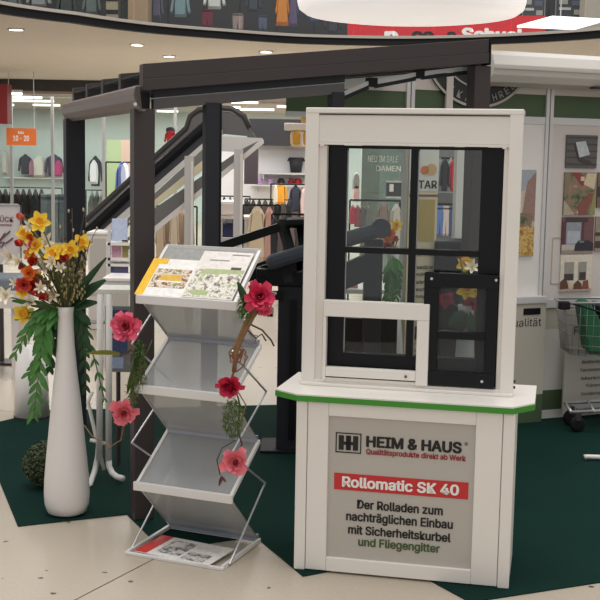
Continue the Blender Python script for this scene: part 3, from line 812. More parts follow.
frond('green fern frond between the vase and the leftmost frond tips', ((64, 307, 0), (50, 320, -.04), (44, 352, -.06), (30, 372, -.06)), FY + .02, 9, .105, .036, M_leaf, group='fern fronds in the tall vase')
frond('dark green fern frond hanging right of the vase neck', ((70, 307, 0), (80, 318, .0), (84, 345, 0), (86, 385, 0)), FY + .03, 10, .09, .034, M_leafd, group='fern fronds in the tall vase')
frond('thin green frond hanging furthest right of the vase', ((70, 307, 0), (86, 330, .02), (96, 365, 0), (104, 398, 0)), FY + .05, 8, .06, .018, M_leaf, group='fern fronds in the tall vase')
def bigleaf(label, x0, y0, x1, y1, Wd, mt, bend=.0, Y=None):
    a, b = at(x0, y0, Y or FY), at(x1, y1, (Y or FY) - .03); d = b - a; L = d.length; d.normalize()
    nz = Vector((.1, -1, .45)).normalized(); yv = nz.cross(d).normalized(); nz = d.cross(yv)
    mb = MB(); vs, fs = petal(1, 1, bend, 0, 8); vs = [(x * L, y * Wd, z * L) for x, y, z in vs]
    mb.add(vs, fs); t = thing('broad_leaf', label, 'leaf'); M = Matrix((d, yv, nz)).transposed().to_4x4(); M.translation = a
    t.matrix_basis = M
    mb.build('blade', mt, t, True, thick=.001)
    MB().tube([(0, 0, .001), (L * .5, 0, bend * L * .25 + .001), (L * .95, 0, bend * L * .9 + .001)], .0018, 5).build('midrib', M_stem, t)
bigleaf('long upright dark leaf reaching up right from the vase mouth', 71, 308, 106, 258, .034, M_leafd, -.05)
bigleaf('broad dark glossy leaf at the right of the vase mouth', 70, 308, 104, 280, .055, M_leafd, -.1)
bigleaf('broad dark leaf lying low right of the vase mouth', 70, 309, 96, 302, .05, M_leafd, -.1)
bigleaf('dark leaf lying low left of the vase mouth', 64, 310, 36, 311, .055, M_leafd, -.15)
bigleaf('green leaf under the lowest yellow flower', 62, 312, 12, 300, .035, M_leaf, -.1)
bigleaf('narrow green leaf at the lower left of the bouquet', 60, 312, 14, 318, .03, M_leaf, -.2)

# ---- white planter behind, boxwood ball
cb = gnd(32, 417)
pl_ = thing('planter', 'white cylindrical planter standing behind the fern fronds', 'planter', cb + Vector((0, 0, .0)))
MB().lathe([(0, .012), (.112, .012), (.108, .2), (.092, .46), (.088, .46), (.10, .2), (.1, .05), (0, .05)], 36).build('pot', M_white, pl_, True)
MB().lathe([(0, 0.0055), (.116, .0055), (.116, .014), (0, .014)], 36).build('base_ring', M_dark, pl_)
def boxwood():
    c = gnd(47, 487); r = .118
    t = thing('boxwood_ball', 'clipped dark boxwood ball on the carpet behind the tall vase', 'plant', c)
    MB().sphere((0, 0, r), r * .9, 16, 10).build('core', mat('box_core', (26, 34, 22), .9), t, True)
    mb = MB(); lf = [(-.5, 0, 0), (0, -.35, .1), (.5, 0, 0), (0, .35, .1)]
    for i in range(1400):
        d = Vector((random.gauss(0, 1), random.gauss(0, 1), random.gauss(0, 1))).normalized()
        M = Matrix.Translation(Vector((0, 0, r + .006)) + d * r * random.uniform(.9, 1.0)) @ (d + Vector((random.gauss(0, .5), random.gauss(0, .5), random.gauss(0, .5)))).normalized().to_track_quat('Z', 'Y').to_matrix().to_4x4() @ Matrix.Scale(.018, 4)
        mb.add(lf, [(0, 1, 2, 3)], M)
    f = mb.build('foliage', mat('box_leaf', (62, 76, 40), .6, noise=.3, nscale=40), t); f['kind'] = 'stuff'
boxwood()

# ---- rose garlands on the rack
def garland(label, root_px, Y, stems, roses, leaves, moss, extra=()):
    rt = at(*root_px, Y); t = thing('rose_garland', label, 'garland', rt)
    L = lambda x, y, dy=0: at(x, y, Y + dy) - rt
    for (pp, r, mt) in stems: MB().tube([L(*p) for p in pp], r, 6).build('vine', mt, t, True)
    for k, (x, y, dy, s, mt, d) in enumerate(roses):
        o = link('rose', mesh_with(ME['rose' if k % 2 else 'rose2'], mt), mt, t); o.matrix_basis = aim(L(x, y, dy), d, s)
    for (x0, y0, x1, y1, wd, mt) in leaves:
        a, b = L(x0, y0), L(x1, y1, -.02); d = b - a; ln = d.length; d.normalize(); nz = Vector((.1, -1, .4)).normalized(); yv = nz.cross(d).normalized(); nz = d.cross(yv)
        vs, fs = petal(1, 1, -.1, 0, 5); o = MB().add([(x * ln, y * wd, z * ln) for x, y, z in vs], fs).build('leaf', mt, t, True)
        M = Matrix((d, yv, nz)).transposed().to_4x4(); M.translation = a; o.matrix_basis = M
    for (x, y, rx, ry, n, mt) in moss:
        mb = MB()
        for i in range(n):
            a = random.uniform(0, 6.28); q = random.random() ** .5
            p = L(x + rx * q * math.cos(a), y + ry * q * math.sin(a), random.uniform(-.03, .03))
            d = Vector((random.gauss(0, .5), random.gauss(0, .5) - .3, random.gauss(-.4, .6))).normalized() * random.uniform(.015, .035)
            s = d.orthogonal().normalized() * .003
            mb.add([p - s, p + s, p + d], [(0, 1, 2)])
        o = mb.build('sprig_foliage', mt, t); o['kind'] = 'stuff'
    return t
M_olive = mat('olive_leaf', (134, 132, 52), .6)
M_moss = mat('moss_green', (84, 104, 48), .8, noise=.3, nscale=40)
RY = 4.90
garland('rose garland with two pink roses hanging down the left side of the rack', (131, 360), RY,
        [(((127, 332), (131, 350), (140, 362), (141, 385), (133, 402), (125, 412)), .004, M_vine), (((125, 418), (121, 440), (110, 447), (92, 436), (84, 425)), .003, M_vine), (((131, 350), (120, 356)), .004, M_twig), (((140, 362), (148, 350), (152, 340)), .003, M_moss), (((124, 418), (124, 440)), .002, M_twig)],
        [(127, 327, -.02, .062, M_pink, (-.1, -1, .25)), (124, 412, -.02, .055, M_salmon if False else mat('petal_coral', (234, 122, 132), .5, noise=.3, nscale=1.6), (.1, -1, -.1))],
        [(120, 354, 87, 353, .022, M_olive), (136, 372, 141, 340, .02, M_leafd), (128, 392, 136, 360, .02, M_moss)],
        [(139, 365, 8, 26, 260, M_moss), (133, 392, 6, 14, 120, M_moss)])
garland('rose garland with red roses and brown vine bundle on the right side of the rack', (243, 330), 4.62,
        [(((258, 304), (252, 318), (243, 335), (236, 352), (234, 372)), .010, M_vine), (((256, 302), (246, 322), (238, 340), (234, 356)), .008, M_vine), (((262, 304), (250, 322), (241, 338), (234, 350)), .008, M_vine),
         (((250, 324), (262, 330), (271, 340), (274, 346)), .004, M_twig), (((240, 350), (248, 357), (243, 365), (232, 358)), .003, M_vine), (((234, 372), (232, 380)), .003, M_vine),
         (((236, 390), (240, 405), (238, 430), (242, 445), (240, 448)), .0035, M_twig), (((238, 392), (246, 405), (240, 425)), .003, M_vine), (((236, 440), (222, 448), (217, 460), (220, 475)), .0025, M_twig), (((243, 340), (252, 346), (258, 336), (249, 334)), .003, mat('vine_grey', (128, 122, 128), .7)),
         (((236, 345), (229, 352), (231, 362), (240, 362), (243, 352), (237, 346)), .004, M_vine), (((238, 342), (246, 352), (244, 366), (236, 372)), .003, M_vine), (((231, 352), (238, 356), (244, 349)), .005, mat('vine_rust', (128, 74, 44), .8)), (((230, 355), (237, 360), (242, 355)), .005, mat('vine_rust', (128, 74, 44), .8)),
         (((247, 330), (256, 338), (262, 334), (266, 341)), .0035, M_twig), (((234, 370), (231, 378), (236, 384)), .0025, M_vine), (((262, 302), (254, 313), (247, 327), (238, 345)), .006, M_vine)],
        [(259, 297, -.02, .058, M_rose, (.1, -1, .3)), (264, 309, .0, .028, M_pink, (.3, -1, -.3)), (230, 384, -.03, .05, M_rose, (-.2, -.8, -.6)), (235, 462, -.03, .055, mat('petal_coral', (228, 100, 110)), (.1, -1, .2))],
        [(246, 305, 238, 282, .03, M_leafd), (250, 308, 240, 312, .03, M_leaf), (246, 300, 242, 318, .025, M_leafd), (222, 476, 219, 486, .014, mat('dry_leaf', (106, 58, 44), .7)), (221, 477, 226, 482, .012, mat('dry_leaf', (106, 58, 44)))],
        [(233, 418, 10, 20, 320, M_moss), (245, 308, 7, 12, 120, M_moss)])

# ================================================================== WHITE TUBE STAND
ts = thing('tube_stand', 'white tubular steel stand with curved feet behind the tall vase', 'stand', gnd(106, 470))
def wp(pts, r, nm, mt=M_white, Y=5.95):
    return MB().tube([at(x, y, Y + d) for x, y, d in pts], r, 10).build(nm, mt, ts, True, world=True)
for x in (99.5, 108.5):
    b = gnd(x, 473); 
    wp([(x + .6, 294, 0), (x, 460, 0)], .017, 'upright')
wp([(108.5, 455, 0), (109, 466, 0), (112, 473, -.02), (117, 477, -.05), (123, 478.5, -.08)], .016, 'foot')
wp([(99.5, 440, 0), (98, 455, .02), (95, 470, .0), (90, 484, -.1), (85, 492, -.14)], .015, 'foot')
wp([(88, 322, .04), (112, 322, .02)], .009, 'cross_bar', M_alu)
wp([(92, 392, 0), (88, 402, 0), (98, 445, 0), (104, 470, 0)], .010, 'brace')
wp([(90, 440, 0), (106, 444, 0)], .010, 'cross_bar', M_white)
MB().box2((-.24, .0, 0), (.11, .22, .02)).build('top_shelf', M_cream, ts).location = at(108, 293.5, 5.95) - ts.location
# blue leaflet holder behind the stand
lh = thing('poster_stand', 'grey panel with a blue print standing behind the white tube stand', 'sign', at(118, 372, 6.25))
MB().box2((-.07, 0, 0), (.07, .02, .36)).build('panel', mat('panel_grey', (128, 128, 128), .5), lh)
for (a, b, c, d, mt) in ((-.06, .10, .05, .34, P_('navy', (60, 78, 118))), (-.04, .2, .01, .28, P_('ice', (160, 176, 206))), (-.06, .02, .03, .08, P_('ice', (160, 176, 206)))):
    MB().box2((a, -.003, b), (c, -.0005, d)).build('print', mt, lh)
MB().tube([(0, .01, 0), (0, .01, -at(118, 372, 6.25).z + .006)], .012).build('stand_pole', M_dark, lh)

# ================================================================== DARK AWNING DEMONSTRATOR behind the rack
ab = gnd(285, 452)
aw = thing('awning_stand', 'black and grey awning demonstration stand behind the brochure rack', 'display stand', ab)
AY = ab.y
def awp(f, nm, mt, **k):
    return f.build(nm, mt, aw, world=True, **k)
def pxbox(x0, y0, x1, y1, Y, dep):
    a, b = at(x0, y1, Y), at(x1, y0, Y); return MB().box2((a.x, Y, a.z), (b.x, Y + dep, b.z))
c0, c1 = gnd(276, 450), gnd(304, 452)
awp(MB().box2((c0.x, AY, .012), (c1.x + .02, AY + .16, at(280, 284, AY).z)), 'column', M_dark2, bevel=.006)
awp(MB().box2((c0.x - .09, AY - .06, .006), (c1.x + .05, AY + .26, .02)), 'foot_plate', M_blackm, bevel=.004)
awp(pxbox(288, 300, 297, 440, AY - .012, .012), 'column_groove', M_black)
awp(pxbox(256, 270, 310, 286, AY - .02, .2), 'bracket', M_black, bevel=.006)
awp(pxbox(270, 292, 283, 300, AY - .05, .06), 'lever', M_blackm, bevel=.004)
awp(MB().tube([at(276, 294, AY - .07), at(268, 292, AY - .08)], .012), 'handle', M_alu)
awp(MB().beam(at(210, 250, AY + .3), at(292, 223, AY + .3), .06, .05), 'arm', M_black)
awp(MB().beam(at(290, 224, AY + .3), at(340, 219, AY + .5), .08, .045), 'arm', M_black)
awp(MB().beam(at(282, 222, AY + .28), at(293, 262, AY + .1), .05, .05), 'arm', M_blackm)
awp(MB().beam(at(225, 285, AY + .1), at(330, 246, AY + .1), .05, .06), 'arm', M_black)
g0, g1 = at(267, 264, AY - .05), at(384, 228, AY + .05)
awp(MB().beam(g0, g1, .10, .085), 'cassette', mat('cassette_grey', (66, 70, 79), .5, spec=.3), bevel=.03)
awp(MB().tube([g1 + Vector((-.02, -.055, 0)), g1 + Vector((-.02, .055, 0))], .056, 18), 'cassette_end', mat('cassette_grey', (66, 70, 79)), smooth=False)
awp(MB().beam(at(287, 221.5, AY + .32), at(345, 219.5, AY + .32), .30, .035), 'top_plate', M_blackm, bevel=.008)
awp(MB().beam(at(240, 276, AY + .2), at(312, 250, AY + .2), .06, .07), 'arm', M_blackm)
awp(MB().beam(at(300, 228, AY + .3), at(306, 272, AY + .15), .06, .06), 'bracket', M_black)
awp(MB().beam(at(272, 274, AY - .02), at(312, 262, AY - .02), .06, .05), 'arm', M_blackm)
awp(MB().beam(at(298, 250, AY - .03), at(301, 272, AY - .03), .04, .04), 'bracket', mat('cassette_grey', (66, 70, 79)))
awp(MB().beam(at(285, 262, AY), at(289, 282, AY), .05, .05), 'bracket', M_dark2)
awp(MB().beam(at(262, 278, AY - .02), at(262, 284, AY - .02), .1, .05), 'bracket', M_blackm)
awp(MB().beam(at(330, 282, AY + .05), at(378, 262, AY + .05), .08, .14), 'arm', M_dark2)
awp(MB().box2((at(364, 300, AY).x, AY + .02, .012), (at(382, 300, AY).x, AY + .16, at(370, 240, AY).z)), 'column', M_dark2, bevel=.006)
awp(MB().box2((at(350, 300, AY).x, AY - .06, .006), (at(396, 300, AY).x, AY + .26, .02)), 'foot_plate', M_blackm)
awp(MB().box2((at(344, 318, AY).x, AY + .17, .012), (at(400, 318, AY).x, AY + .3, at(370, 318, AY + .2).z)), 'cabinet', M_blackm)  # black box added to darken the view through the lower left window field
# loose grey/white paper stack between the arms
single(pxbox(262, 262, 282, 271, AY + .25, .08), 'paper_tray', mat('tray_pale', (180, 178, 174), .6), 'pale tray lying between the black awning arms', 'tray')

# ================================================================== EXHIBITION WALL (right)
W0 = gnd(536, 420); wu = Vector((.925, .38, 0)).normalized(); wv = Vector((-wu.y, wu.x, 0)); wrz = math.atan2(wu.y, wu.x)
ew = thing('exhibition_wall', 'white exhibition wall of panels in aluminium posts with green top band', 'partition', W0, wrz)
def wb(p, q, nm, mt, par=None, **k): return MB().box2(p, q).build(nm, mt, par or ew, **k)
for s in (-1.0, 0., 1.0):
    wb((s - .028, -.012, .006), (s - .004, .03, 2.25), 'post', M_alu2, bevel=.002)
    wb((s + .004, -.012, .006), (s + .028, .03, 2.25), 'post', M_alu2, bevel=.002)
for (a, b) in ((.028, .972), (1.028, 1.9)):
    wb((a, .0, .80), (b, .02, 1.93), 'panel', M_wallw)
    wb((a, -.006, .745), (b, .026, .80), 'rail', M_alu2)
    wb((a, .008, .60), (b, .024, .745), 'panel', mat('panel_beige', (178, 172, 156), .6))
    wb((a, .005, .195), (b, .024, .60), 'panel', mat('panel_white_low', (206, 203, 197), .6))
    wb((a, .003, .062), (b, .024, .195), 'panel', M_dgreen)
    wb((a, .0, .006), (b, .026, .062), 'base_rail', M_whitem)
    wb((a, -.006, 1.93), (b, .026, 1.975), 'rail', M_alu2)
    wb((a, .006, 1.975), (b, .02, 2.115), 'green_band', M_dgreen)
    wb((a, .0, 2.115), (b, .024, 2.25), 'panel', M_wallw)
# left bay: header only on its left part, closed on the right
a, b = -.972, -.028
wb((a, -.006, 1.93), (b, .026, 1.975), 'rail', M_alu2); wb((a, .006, 1.975), (b, .02, 2.115), 'green_band', M_dgreen); wb((a, .0, 2.115), (b, .024, 2.25), 'panel', M_wallw)
wb((-1.8, -.006, 1.93), (-1.028, .026, 1.96), 'rail', M_alu2); wb((-1.8, .006, 1.96), (-1.028, .02, 2.10), 'green_band', M_dgreen); wb((-1.8, .0, 2.10), (-1.028, .024, 2.25), 'panel', M_wallw)
wb((-.665, -.01, .006), (-.615, .03, 1.93), 'post', M_white)
wb((-.615, .0, .10), (-.44, .02, 1.93), 'panel', mat('dark_gloss_panel', (72, 70, 68), .15, noise=.1, nscale=4))
wb((-.44, .0, .80), (b, .02, 1.93), 'panel', M_white)
# nearer counter front with black slot and word
wb((-.50, -.07, .006), (-.006, -.05, .79), 'counter_front', mat('counter_beige', (186, 180, 166), .6))
wb((-.50, -.0705, .006), (-.006, -.0495, .19), 'counter_base', M_dgreen)
wb((-.50, -.08, .79), (-.006, .0, .83), 'counter_rail', M_alu2)
wb((-.178, -.074, .715), (-.050, -.0705, .757), 'slot', M_black)
text('Qualität', ew, Matrix.Translation((-.31, -.0715, .635)), .27, .058, M_ink, 0)
# frame outline on the panel
for (p, q) in (((.065, -.004, 1.20), (.072, .0, .90)), ((.13, -.004, 1.20), (.072, 0, 1.207)), ((.065, -.004, .90), (.13, 0, .907))):
    wb((min(p[0], q[0]), -.004, min(p[2], q[2])), (max(p[0], q[0]), -.0001, max(p[2], q[2])), 'outline_strip', M_grey)
# round black logo board
lgc = Vector((-.535, -.02, 2.017 + .40)); BR = .40; ZT = 2.245
def arc_band(r0, r1, y0, y1, nm, mt):
    A0 = math.asin((ZT - lgc.z) / r1); n = 40; mb = MB()
    angs = [math.pi - A0 + (2 * A0 - math.pi + 2 * math.pi - 0) * 0 + (math.pi + 2 * A0) * k / n for k in range(n + 1)]
    for k in range(n):
        P = lambda r, a, y: (lgc.x + r * math.cos(a), y, min(ZT, lgc.z + r * math.sin(a)))
        a, b = angs[k], angs[k + 1]
        mb.add([P(r0, a, y0), P(r1, a, y0), P(r1, b, y0), P(r0, b, y0), P(r0, a, y1), P(r1, a, y1), P(r1, b, y1), P(r0, b, y1)], [(0, 1, 2, 3), (4, 7, 6, 5), (1, 5, 6, 2), (0, 3, 7, 4)])
    return mb.build(nm, mt, ew)
seg = [(lgc.x + BR * math.cos(a), lgc.z + BR * math.sin(a)) for a in [math.pi + .45 + (math.pi - .9) * k / 30 for k in range(31)]]
MB().prism(seg, lgc.y, lgc.y + .012, Matrix(((1, 0, 0, 0), (0, 0, 1, 0), (0, 1, 0, 0), (0, 0, 0, 1)))).build('badge', mat('badge_black', (32, 34, 34), .5), ew)
arc_band(.385, .400, lgc.y - .004, lgc.y - .0005, 'badge_ring', M_grey)
arc_band(.270, .280, lgc.y - .004, lgc.y - .0005, 'badge_ring', M_grey)
for ch, ang in zip('IKAHRED', (-121, -113, -103, -71, -63, -55, -47)):
    me = text_mesh(ch, .03 if ch != 'I' else .01, .045, .01); rr = .372
    me.transform(Matrix.Translation((-.016, 0, 0)))
    me.transform(Matrix.Rotation(-R(ang + 90), 4, 'Y')); me.transform(Matrix.Translation((lgc.x + rr * math.cos(R(ang)), lgc.y - .0035, lgc.z + rr * math.sin(R(ang)))))
    link('badge_letter', me, mat('badge_grey', (150, 150, 146), .6), ew, thick=.002)
# white awning cassette above the wall
ca = thing('awning_cassette', 'long white awning cassette mounted above the exhibition wall', 'awning', W0 + Vector((0, 0, 2.2)), wrz)
prof = [(.0, 0), (-.05, -.02), (-.16, .0), (-.20, .04), (-.215, .10), (-.19, .16), (-.12, .19), (0, .19)]
Mx = Matrix(((0, 0, 1, 0), (1, 0, 0, 0), (0, 1, 0, 0), (0, 0, 0, 1)))
MB().prism(prof, -.56, 2.0, Mx).build('cassette_body', mat('cassette_white', (204, 201, 194), .35), ca, bevel=.004).location = (0, -.02, -.03)
MB().box2((-.56, -.238, .045), (2.0, -.232, .055)).build('seam', M_grey, ca)
MB().box2((.2, -.2, -.045), (1.2, -.14, -.035)).build('slot', M_dark, ca)
wb((-.765, -.03, 1.94), (-.72, -.008, 2.24), 'header_strut', M_wallw)

# photos on the wall: each a board with its picture in pieces
def photo(label, s0, s1, z0, z1, base, blocks, name='photo_board', off=-.012):
    t = thing(name, label, 'photo', W0 + wu * s0 + wv * off + Vector((0, 0, z0)), wrz)
    w_, h_ = s1 - s0, z1 - z0
    MB().box2((0, 0, 0), (w_, .011, h_)).build('board', base, t)
    for k, bl in enumerate(blocks):
        if len(bl) == 2:
            poly, mt = bl
        else:
            a, b, c, d, mt = bl; poly = [(a, b), (c, b), (c, d), (a, d)]
        M = Matrix(((1, 0, 0, 0), (0, 0, -1, 0), (0, 1, 0, 0), (0, 0, 0, 1)))
        MB().prism([(x * w_, y * h_) for x, y in poly], .0002, .0012 + .0004 * k, M).build('print', mt, t)
    return t
rt_, rt2 = P_('roof_tile', (92, 88, 86)), P_('roof_tile_dark', (64, 62, 62))
photo('photo of a grey tiled roof with skylight, top of the photo column', .136, .375, 1.655, 1.868, rt_,
      [(0, .30, 1, .34, rt2), (0, .5, 1, .54, rt2), (0, .7, 1, .74, rt2), (0, .9, 1, .94, rt2), (0, .1, 1, .14, rt2), ([(.22, .75), (.40, .22), (.86, .08), (.80, .22), (.42, .32), (.28, .78)], pdk), ([(.28, .78), (.42, .32), (.76, .42), (.60, .82)], P_('skylight', (186, 192, 196)))])
photo('photo of a garden pergola with red roofs, second in the photo column', .133, .378, 1.352, 1.628, pic_gard,
      [([(.2, 1), (.55, .68), (.85, .72), (.6, .92), (.45, 1)], P_('roofred', (140, 58, 60))), ([(.6, .72), (.95, .6), (1, .98), (.7, .98)], psand), ([(.42, .2), (.80, .52), (.92, .50), (.72, 0), (.5, 0)], P_('brickred', (132, 78, 66))), ([(0, 0), (0, .35), (.35, .02), (.3, 0)], P_('path', (170, 158, 136))), ([(.8, 0), (.94, .5), (1, .5), (1, 0)], P_('lawn', (142, 138, 92))), (.5, .8, .62, .9, psand)])
photo('photo of a terrace blind beside a dark car, third in the photo column', .131, .377, 1.098, 1.338, P_('plum', (112, 78, 80)),
      [(0, 0, 1, .10, P_('paving', (150, 136, 124))), (0, .10, .5, .26, P_('paving2', (186, 178, 170))), (0, .25, .12, .88, P_('plumdark', (92, 52, 56))), (.12, .25, .60, .88, P_('blindgrey', (140, 146, 154))), (.16, .28, .56, .62, P_('blindlight', (170, 176, 184))), (.10, .86, .8, .98, pdk), (.60, .3, .68, .9, P_('plumdark', (92, 52, 56))), ([(.40, .08), (.42, .24), (.52, .36), (.84, .36), (1, .28), (1, .08)], P_('carblack', (44, 44, 52))), (.55, .3, .7, .35, P_('glassy', (120, 124, 130)))])
photo('photo of a white house with two shuttered windows, lowest of the photo column', .131, .378, .850, 1.092, P_('render', (214, 206, 190)),
      [(.12, .30, .42, .80, P_('shut', (150, 146, 136))), (.56, .30, .82, .80, P_('shut', (150, 146, 136))), (.12, .30, .42, .48, pdk), (.60, .30, .80, .52, pdk), (.0, .0, 1, .07, P_('ledge', (176, 160, 140))), ([(0, .06), (0, .26), (.10, .34), (.22, .28), (.28, .08)], P_('flowerbrown', (96, 64, 52))), ([(.42, .06), (.44, .2), (.56, .3), (.68, .2), (.7, .06)], P_('flowerbrown', (96, 64, 52))), ([(.70, .06), (.74, .28), (.88, .3), (.92, .06)], P_('flowerrust', (134, 74, 58))), (.26, .1, .42, .26, psand)])
photo('photo at the right edge beside the garden pergola photo', .392, .62, 1.40, 1.63, P_('edge_brown', (120, 96, 78)), [(0, .3, .4, .6, pdk), (.1, .6, .8, .9, psand)])
photo('photo at the right edge beside the terrace blind photo', .392, .62, 1.11, 1.34, P_('edge_tan', (150, 136, 118)), [(0, .1, .6, .3, pdk), (0, .45, .5, .55, pdk)])
photo('tall garden poster beside the aluminium post, partly behind the kiosk', -.30, -.085, 1.09, 1.64, P_('poster_base', (184, 178, 168)),
      [([(0, .75), (.5, .72), (1, 1), (0, 1)], P_('sky_grey', (160, 166, 176))), ([(.55, .45), (.7, .86), (1, .98), (1, .4)], P_('terracotta', (150, 120, 110))), (.35, .35, .55, .75, psand), (.0, .0, 1, .34, pic_gold), (.0, .34, .9, .5, pic_gard)])
# round white plate at the right edge, on the ledge
pp = W0 + wu * .385 + wv * -.06 + Vector((0, 0, .93))
# text board leaning at the base
tb = thing('text_board', 'grey board with rows of dark text behind the shopping cart', 'sign', W0 + wu * .135 + wv * -.10 + Vector((0, 0, .045)), wrz)
MB().box2((0, 0, 0), (.75, .014, .70)).build('board', mat('board_grey', (166, 163, 154), .6), tb)
for z in (-.039,):
    pass
MB().box2((.1, .002, -.039), (.13, .012, 0)).build('board_foot', M_dark, tb); MB().box2((.6, .002, -.039), (.63, .012, 0)).build('board_foot', M_dark, tb)
ROWS = [('Für', .055, .51, .05, .15), ('Rollladen', .14, .385, .03, .2), ('Haustüren', .125, .320, .03, .21), ('Dachfenster', .12, .258, .03, .22), ('Markisen', .10, .195, .03, .25), ('Fenster', .165, .135, .03, .13), ('Rollomatic', .13, .078, .03, .20)]
for k, (tx, x, z, h, wd) in enumerate((('Für', .06, .535, .05, .09), ('Fenster', .165, .395, .022, .16), ('Rollladen und', .135, .335, .022, .24), ('Terrassendach', .12, .282, .022, .24), ('Markisen', .135, .226, .022, .22), ('Türen', .17, .176, .022, .12), ('Vordächer und', .135, .122, .022, .24), ('Wintergarten', .10, .068, .022, .26), ('Insektenschutz', .10, .018, .022, .28))):
    text(tx, tb, Matrix.Translation((x, -.0012, z)), wd, h, mat('board_ink', (84, 84, 80), .6), .012)

# ================================================================== SHOPPING CART
ct = thing('shopping_cart', 'wire shopping cart with black corner grips and a green bag inside', 'shopping cart', gnd(590, 424))
CY = gnd(580, 433).y
def cw(pts, r, nm, mt=M_alu, n=6): return MB().tube(pts, r, n).build(nm, mt, ct, True, world=True)
b0 = at(567, 346, CY); 
def C(u_, v_, z): return Vector((at(566, 330, CY).x + u_, CY + v_ - .12 * u_, z))
zb_, zt_ = .50, .86
LN, WDT = .75, .25
# basket wires: front end face + long side
M_wire = mat('cart_wire', (138, 138, 140), .4, metal=.5)
def basket():
    for k in range(9):
        v_ = WDT * k / 8
        cw([C(.0 - .015, v_, zt_ - .05), C(.03, v_, zb_)], .0017, 'wire', M_wire)
    for k in range(18):
        u_ = LN * (k + 1) / 18
        cw([C(u_, 0, zt_ - .03 + .04 * u_), C(u_, .01, zb_ - .05 * u_)], .0017, 'wire', M_wire)
    for k in range(6):
        f = k / 5; z0_ = zb_ + (zt_ - .05 - zb_) * f
        cw([C(.03 - .04 * f, 0, z0_), C(LN, 0, z0_ + .03 * f - .05 * (1 - f))], .002, 'wire', M_wire)
        cw([C(.03 - .04 * f, 0, z0_), C(.03 - .04 * f, WDT, z0_)], .002, 'wire', M_wire)
    for k in range(9):
        cw([C(.03, WDT * k / 8, zb_), C(LN, WDT * k / 8, zb_ - .05)], .0017, 'wire', M_wire)
basket()
cw([C(-.02, 0, zt_ - .04), C(LN, 0, zt_)], .008, 'top_rim', M_alu, 8); cw([C(-.02, WDT, zt_ - .04), C(LN, WDT, zt_)], .008, 'top_rim', M_alu, 8); cw([C(-.02, 0, zt_ - .04), C(-.02, WDT, zt_ - .04)], .008, 'top_rim', M_alu, 8)
cw([C(.02, 0, zt_ - .035), C(.22, -.01, zt_ - .09), C(.3, 0, zt_ - .06)], .006, 'strap', M_black)
for (u_, z) in ((-.02, zt_ - .05), (.235, zt_ - .10)):
    MB().box((C(u_, -.01, z)), (.07, .05, .05)).build('corner_grip', M_blackm, ct, world=True, bevel=.008)
# chassis and wheels
cw([C(.06, .02, .13), C(.35, .0, .16), C(LN, 0, .22)], .011, 'chassis_tube', M_alu, 8); cw([C(.06, WDT - .05, .15), C(LN, WDT - .05, .22)], .011, 'chassis_tube', M_alu, 8)
cw([C(.06, .02, .13), C(.06, WDT - .05, .15)], .011, 'chassis_tube', M_alu, 8); cw([C(.2, .0, .14), C(.2, WDT - .05, .17)], .008, 'chassis_tube', M_alu, 8)
cw([C(LN - .05, 0, .22), C(LN - .02, 0, zb_)], .011, 'chassis_tube', M_alu, 8)
for (u_, v_) in ((.10, .02), (.42, -.02), (.10, WDT - .05)):
    wc = C(u_, v_, .056); whl = MB().lathe([(0, -.014), (.04, -.014), (.05, -.01), (.05, .01), (.04, .014), (0, .014)], 18).build('wheel', M_blackm, ct, True)
    whl.matrix_basis = Matrix.Translation(wc - ct.location) @ Matrix.Rotation(R(90), 4, 'X') @ Matrix.Rotation(R(12), 4, 'Y')
    MB().box(wc + Vector((0, 0, .05)), (.035, .05, .05)).build('caster_fork', M_dark, ct, world=True)
# green bag in cart
mb = MB(); bgp = C(.10, .06, zb_ + .005)
prof2 = [(.0, .30), (.05, .33), (.22, .05), (.22, .0), (.06, .0)]
Mb = Matrix.Translation(bgp) @ Matrix(((1, 0, 0, 0), (0, 0, 1, 0), (0, 1, 0, 0), (0, 0, 0, 1)))
single(MB().prism(prof2, 0, .2, Mb), 'bag', mat('bag_green', (30, 100, 62), .6, noise=.2, nscale=12), 'green shopping bag leaning in the wire cart', 'bag', bevel=.012)
Mb2 = Matrix.Translation(C(.20, .08, zb_ - .005)) @ Matrix(((1, 0, 0, 0), (0, 0, 1, 0), (0, 1, 0, 0), (0, 0, 0, 1)))
single(MB().prism([(.16, 0), (.04, .20), (.0, .32), (.22, .30), (.42, .12), (.42, .0)], 0, .2, Mb2), 'jacket', mat('dark_cloth', (34, 36, 44), .8, noise=.3, nscale=10), 'dark jacket bundled beside the green bag in the cart', 'jacket', bevel=.02)
# white pipe foot at right edge
pf = gnd(584, 461)
single(MB().tube([(pf.x, pf.y, .022), (pf.x + .02, pf.y, .026), (pf.x + .4, pf.y - .02, .024)], [.016, .013, .013], 10), 'pipe_foot', M_white, 'white pipe foot lying on the green carpet at the right edge', 'pipe', smooth=True)

